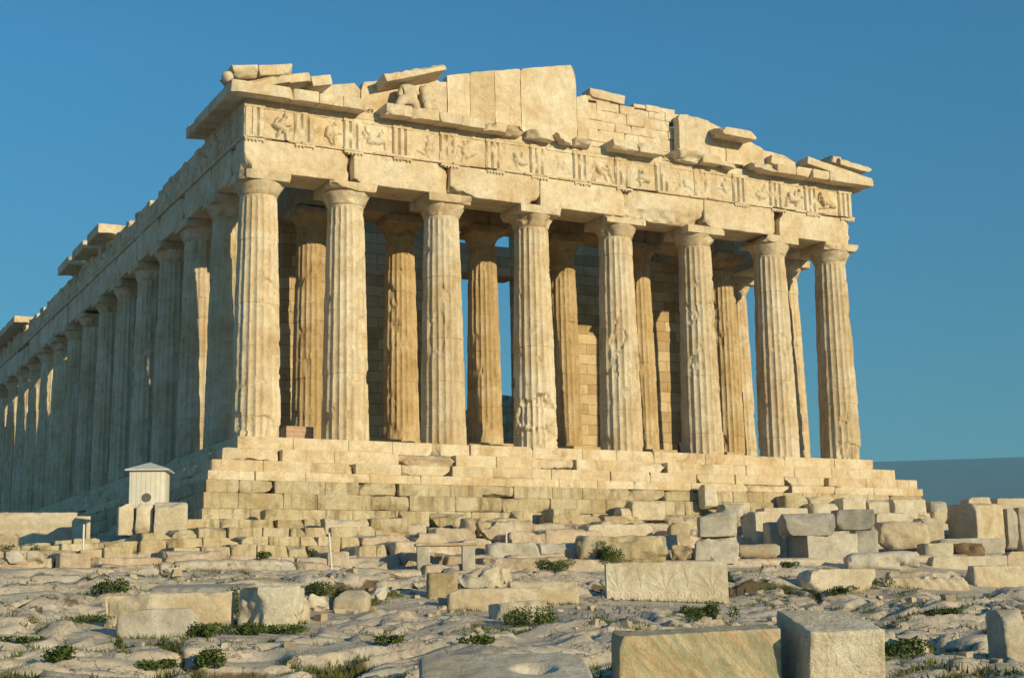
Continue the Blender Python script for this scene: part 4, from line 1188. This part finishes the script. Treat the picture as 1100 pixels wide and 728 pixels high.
course(5, 4.0, 33, 0.9, 2.6, 'poros', 11, 0.07, .08, .22, chip=.35)

# ------------------------------------------------------------------ white hut
hp = at(160, 548, 50.2)
hut = empty('wooden_hut', tuple(hp), R(-22))
tag(hut, 'small white boarded hut with low pyramid roof and round vent', 'hut')
a = Acc(); a.box(-0.60, 0.60, -0.60, 0.60, -0.3, 1.32, 0.012, 0.6, 0.0, 1); a.build('wall', M['boards'], hut)
V = [(-.74, -.74, 1.32), (.74, -.74, 1.32), (.74, .74, 1.32), (-.74, .74, 1.32), (-.74, -.74, 1.37), (.74, -.74, 1.37), (.74, .74, 1.37), (-.74, .74, 1.37), (0, 0, 1.66)]
make('roof', V, [(3, 2, 1, 0), (0, 1, 5, 4), (1, 2, 6, 5), (2, 3, 7, 6), (3, 0, 4, 7), (4, 5, 8), (5, 6, 8), (6, 7, 8), (7, 4, 8)], M['roof_metal'], hut, None)
v, f = lathe([(0.02, 0), (0.13, 0), (0.15, 0.02), (0.15, 0.05)], 24); v = np.stack([v[:, 0]+0.0, -0.595-0.0+v[:, 2]*-0.8, v[:, 1]+0.40], -1)
make('vent', v, f, M['vent'], hut, 40)

# ------------------------------------------------------------------ stone bench
bp = on_ground(479, 610, smooth=True)[0]
bench = empty('stone_bench', tuple(bp), R(-20))
tag(bench, 'low stone bench of a thin slab on two upright slabs below the rock steps', 'bench')
a = Acc(); a.box(-1.0, 1.0, -0.25, 0.35, 0.70, 0.79, 0.02, 0.15, 0.012, 5, 2, .08); a.build('seat', M['warm'], bench)
for q in (-0.72, 0.72):
    a = Acc(); a.box(q-0.2, q+0.2, -0.2, 0.3, -0.25, 0.70, 0.02, 0.15, 0.012, 6+int(q), 2, .06); a.build('leg', M['grey'], bench)

# ------------------------------------------------------------------ posts
def post(u, vb, vt, D, label, lean=0.0):
    p, D = on_ground(u, vb, smooth=True); h = (vb-vt)/FOC*D
    v, f = lathe([(0.032, -0.3), (0.032, h-0.02), (0.02, h)], 10)
    v[:, 0] += v[:, 2]*lean
    o = make('marker_post', v, f, M['white_paint'], None, 50); o.location = tuple(p)
    tag(o, label, 'post', 'thin white marker posts')
post(89, 596, 563, 48.0, 'thin white upright post in front of the large pale blocks at left')
post(356, 608, 572, 47.2, 'thin white post leaning slightly at the pink rock step below the courses', -0.08)
post(544, 583, 571, 50.0, 'short thin white post on the rock step above the grey kerb blocks')

# ------------------------------------------------------------------ things lying on the temple floor
p = on_y(319, 471, 2.4)
o = make('layered_block', *block_arrays(1.15, 0.7, 0.72, 0.02, 0.2, 0.008, 3, 1, .05), M['red'], None, 35); o.location = (p[0], 2.4, 0.0)
tag(o, 'reddish layered block standing between the two leftmost facade columns', 'block')
p = on_y(524, 476, 3.4)
o = make('threshold_slab', *block_arrays(2.1, 0.7, 0.42, 0.03, 0.15, 0.015, 4, 3, .15), M['grey'], None, 35); o.location = (p[0], 3.4, 0.0)
tag(o, 'low grey slab lying on the temple floor between the third and fourth columns', 'slab')
p = on_y(439, 471, 2.8)
o = make('rubble_stone', *block_arrays(0.55, 0.5, 0.38, 0.08, 0.08, 0.04, 5, 6, .2), M['dark_grey'], None, 45); o.location = (p[0]-.05, 2.8, 0.0)
tag(o, 'dark lump of stone beside the third facade column on the floor', 'stone')
p = on_y(730.5, 488, 0.9)
v, f = block_arrays(0.34, 0.34, 0.50, 0.15, 0.05, 0.06, 6, 6, .15)
o = make('dark_bundle', v, f, M['dark_wood'], None, 60); o.location = (p[0], 0.75, 0.0)
tag(o, 'small black bundle on the temple platform by the third column from the right', 'bundle')

# ------------------------------------------------------------------ worn sculpture in the pediment
def skin_body(name, verts, edges, radii, m, loc):
    me = bpy.data.meshes.new(name); me.from_pydata(verts, edges, []); o = bpy.data.objects.new(name, me); col.objects.link(o)
    md = o.modifiers.new('skin', 'SKIN'); md.use_smooth_shade = True
    for d, r in zip(me.skin_vertices[0].data, radii): d.radius = (r, r)
    me.skin_vertices[0].data[0].use_root = True
    sb = o.modifiers.new('sub', 'SUBSURF'); sb.levels = 2; sb.render_levels = 2
    me.materials.append(m); o.location = loc
    return o
p = on_y(436, 113, 0.12)
o = skin_body('statue', [(0, 0, .28), (.05, 0, .62), (.10, 0, .98), (.13, 0, 1.22), (-.30, -.22, .42), (-.50, -.2, .02), (.30, -.25, .38), (.36, -.25, -.02), (-.22, -.03, .92), (-.34, -.05, .55), (.36, 0, 1.0), (.52, 0, .75)],
    [(0, 1), (1, 2), (2, 3), (0, 4), (4, 5), (0, 6), (6, 7), (2, 8), (8, 9), (2, 10), (10, 11)], [.34, .31, .31, .16, .22, .17, .22, .17, .17, .13, .16, .12], M['marble'], (p[0], 0.05, GZ1))
tag(o, 'worn headless seated marble figure left in the pediment, the left one of the pair', 'statue', 'worn pediment figures')
p = on_y(456, 115, 0.12)
o = skin_body('statue', [(0, 0, .30), (.0, 0, .68), (-.02, 0, 1.05), (-.10, 0, 1.3), (.22, -.18, .38), (.50, -.2, .02), (-.05, -.25, .35), (.05, -.25, -.02), (.2, 0, 1.0), (.38, -.05, .6), (-.2, 0, 1.02)],
    [(0, 1), (1, 2), (2, 3), (0, 4), (4, 5), (0, 6), (6, 7), (2, 8), (8, 9), (2, 10)], [.33, .29, .28, .14, .23, .18, .24, .18, .15, .13, .14], M['marble'], (p[0], 0.05, GZ1-0.02))
tag(o, 'worn headless draped marble figure kneeling close against the seated one in the pediment', 'statue', 'worn pediment figures')

# ------------------------------------------------------------------ vegetation
def leaf_cloud(n, rx, ry, rz, size, seed, lumps=7):
    rg = np.random.default_rng(seed)
    c = rg.normal(size=(lumps, 3))*np.array([rx, ry, rz*0.4])*0.5; c[:, 2] = np.abs(c[:, 2])+rz*0.25
    k = rg.integers(0, lumps, n)
    d = rg.normal(size=(n, 3)); d /= np.linalg.norm(d, axis=1, keepdims=True)
    rad = rg.uniform(0.25, 1.0, (n, 1))**0.6
    P = c[k] + d*rad*np.array([rx, ry, rz])*0.42
    P[:, 2] = np.maximum(P[:, 2], 0.01)
    a = rg.normal(size=(n, 3)); a[:, 2] = np.abs(a[:, 2])*0.8; a /= np.linalg.norm(a, axis=1, keepdims=True)
    b = np.cross(a, rg.normal(size=(n, 3))); b /= np.linalg.norm(b, axis=1, keepdims=True)
    s_ = size*rg.uniform(0.6, 1.4, (n, 1))
    V = np.stack([P, P+a*s_*.5+b*s_*.32, P+a*s_, P+a*s_*.5-b*s_*.32], 1).reshape(-1, 3)
    F = np.arange(n*4).reshape(n, 4).tolist()
    return V, F
SHRUBS = [
 (222, 722, 26, 22, 'low round green weed on the bedrock near the bottom left'),
 (118, 641, 26, 16, 'dark green weed tuft in a rock hollow left of centre, above the long tan block'),
 (262, 682, 44, 18, 'trailing green plant around the foot of the broken boulder'),
 (246, 665, 18, 36, 'upright green plant filling the gap between the tan block and the boulder'),
 (300, 680, 40, 12, 'low green growth under the right side of the broken boulder'),
 (339, 640, 44, 22, 'dark bushy shrub behind the small stone right of the boulder'),
 (65, 712, 18, 20, 'small dark weed in a rock crack at far left foreground'),
 (170, 720, 40, 12, 'flat green weed patch below the grey smooth block'),
 (212, 684, 24, 18, 'bright green weed at the right end of the grey smooth block'),
 (572, 672, 50, 22, 'leafy weed below the light wedge-shaped block at centre'),
 (652, 610, 28, 20, 'green shrub under the rough long block at centre right'),
 (590, 612, 34, 14, 'green weeds in the hollow left of the carved slab'),
 (741, 660, 20, 12, 'small weed tuft on the rock right of the carved slab foot'),
 (770, 672, 26, 18, 'dark weed in the rock crack behind the green-streaked slab'),
 (985, 682, 46, 14, 'grassy weed patch right of the big squared block'),
 (968, 705, 40, 22, 'dark weed in the hollow right of the big squared block near the bottom'),
 (846, 607, 14, 10, 'little round weed by the dark grey block pile'),
 (800, 692, 0, 0, ''),
 (10, 602, 24, 22, 'weed tuft at the far left beside the small grey stones'),
 (178, 556, 18, 10, 'small weed on the foot of the white hut blocks'),
 (930, 632, 40, 14, 'grass tuft beside the long tan block at right'),
 (420, 690, 20, 10, 'small green weed between two smooth rock humps at centre'),
 (284, 606, 16, 8, 'tiny weed in the lowest rock step below the masonry courses'),
 (333, 600, 14, 10, 'small weed on the rock step left of the leaning white post'),
 (312, 640, 18, 10, 'small weed above the broken boulder'),
 (90, 668, 40, 8, 'long low grassy weed in a crack left of the grey smooth block'),
 (30, 690, 30, 8, 'flat weed in a rock crack at the far left'),
 (510, 690, 30, 10, 'weed in the soil patch at the foot of the smooth rock hump'),
 (690, 705, 22, 10, 'weed in shade at the left foot of the green-streaked slab'),
 (905, 640, 26, 10, 'grassy weed at the foot of the pointed block'),
 (1010, 660, 24, 8, 'small weed on open rock behind the far right upright block'),
 (368, 648, 20, 20, 'weed in the shadow beside the scrolled block'),
]
rg = random.Random(8)
for i, (u, v_, w, h, lab) in enumerate(SHRUBS):
    if not w: continue
    p, D = on_ground(u, v_)
    W2 = w/FOC*D; H2 = h/FOC*D
    n = int(350+W2*H2*3500)
    V, F = leaf_cloud(n, W2*0.75, W2*0.55, H2*1.0, 0.055, 900+i)
    V[:, 2] += 0.0
    q = (CAM-p); q[2] = 0; q /= np.linalg.norm(q)
    p = p - q*W2*0.15
    o = make('shrub', V, F, M['leaf'], None, None)
    o.location = (p[0], p[1], gz(p[0], p[1])-0.03)
    tag(o, lab, 'plant', 'wild plants among the rocks')
    o.rotation_euler = (0, 0, R(-28))

def grass():
    rgn = np.random.default_rng(5)
    X, Y, Z, C = GX.ravel(), GY.ravel(), GZ, GC
    ok = (X > -34) & (X < 44) & (Y > -41) & (Y < -3)
    pn = np.stack([X, Y, np.zeros_like(X)], -1)
    clump = np.zeros_like(X); clump[ok] = fbm3(pn[ok]*0.55+7, 91, 3)
    # inside the cone the photograph can see, a little widened
    dx, dy = X-CX, Y-CY
    an = np.arctan2(dx, dy)-YAW
    m_ = ok & (C > 0.40) & (clump > 0.53) & (np.abs(an) < 0.48)
    idx = np.nonzero(m_)[0]
    dens = np.where(Y[idx] < -24, 9, 7)
    idx = np.repeat(idx, dens)
    if len(idx) > 130000: idx = rgn.choice(idx, 130000, replace=False)
    fx, fy = [], []
    for sp in SPEC:
        if not sp['ground'] or sp['D'] > 52: continue
        nb = int(sp['w']*90)
        a_ = rgn.uniform(-.55, .55, nb)*sp['w']; b_ = -sp['depth']/2-np.abs(rgn.normal(0, .10, nb))
        keep = noise3(np.stack([a_*1.3+sp['seed'], 0*a_, 0*a_], -1), 3) > 0.52
        a_, b_ = a_[keep], b_[keep]; c_, s_ = math.cos(sp['phi']), math.sin(sp['phi'])
        fx.append(sp['loc'][0]+a_*c_-b_*s_); fy.append(sp['loc'][1]+a_*s_+b_*c_)
    fx = np.concatenate(fx); fy = np.concatenate(fy); fz = ground_full(fx, fy)[0]
    X = np.concatenate([X, fx]); Y = np.concatenate([Y, fy]); Z = np.concatenate([Z, fz])
    idx = np.concatenate([idx, np.arange(len(X)-len(fx), len(X))])
    n = len(idx)
    P = np.stack([X[idx]+rgn.uniform(-.07, .07, n), Y[idx]+rgn.uniform(-.07, .07, n), Z[idx]-0.02], -1)
    ang = rgn.uniform(0, 6.28, n); h = rgn.uniform(.04, .16, n); lean = rgn.normal(0, .04, (n, 2))
    w = rgn.uniform(.008, .02, n)
    A = P+np.stack([np.cos(ang)*w, np.sin(ang)*w, 0*w], -1); B = P-np.stack([np.cos(ang)*w, np.sin(ang)*w, 0*w], -1)
    T = P+np.stack([lean[:, 0], lean[:, 1], h], -1)
    V = np.stack([A, B, T], 1).reshape(-1, 3)
    o = make('grass', V, np.arange(n*3).reshape(n, 3).tolist(), M['grass'], None, None)
    tag(o, 'short green grass growing in the cracks of the bedrock', 'grass', kind='stuff')
    print('grass', n)
grass()

# small chips of stone strewn over the rock
def gravel():
    rgn = np.random.default_rng(12); A = Acc()
    for i in range(900):
        an = YAW+rgn.uniform(-.42, .42); d = rgn.uniform(20, 48)
        x, y = CX+math.sin(an)*d, CY+math.cos(an)*d
        if y > -4 or noise3(np.array([[x*.5, y*.5, 0]]), 5)[0] < 0.45: continue
        s_ = rgn.uniform(.03, .13)*(1 if rgn.random() < .85 else 1.8)
        v = rgn.normal(size=(8, 3)); v = np.array([(a_, b_, c_) for a_ in (-1, 1) for b_ in (-1, 1) for c_ in (-1, 1)])*rgn.uniform(.4, 1, (8, 3))*np.array([s_, s_*.8, s_*.6])
        a_ = rgn.uniform(0, 6.28); c, s2 = math.cos(a_), math.sin(a_)
        v = np.stack([v[:, 0]*c-v[:, 1]*s2, v[:, 0]*s2+v[:, 1]*c, v[:, 2]], -1)+np.array([x, y, gz(x, y)+s_*.25])
        A.add(v, [(0, 1, 3, 2), (4, 6, 7, 5), (0, 4, 5, 1), (2, 3, 7, 6), (0, 2, 6, 4), (1, 5, 7, 3)])
    o = A.build('rubble', M['warm'], None, 50)
    tag(o, 'small stone chips strewn over the bedrock', 'rubble', kind='stuff')
gravel()
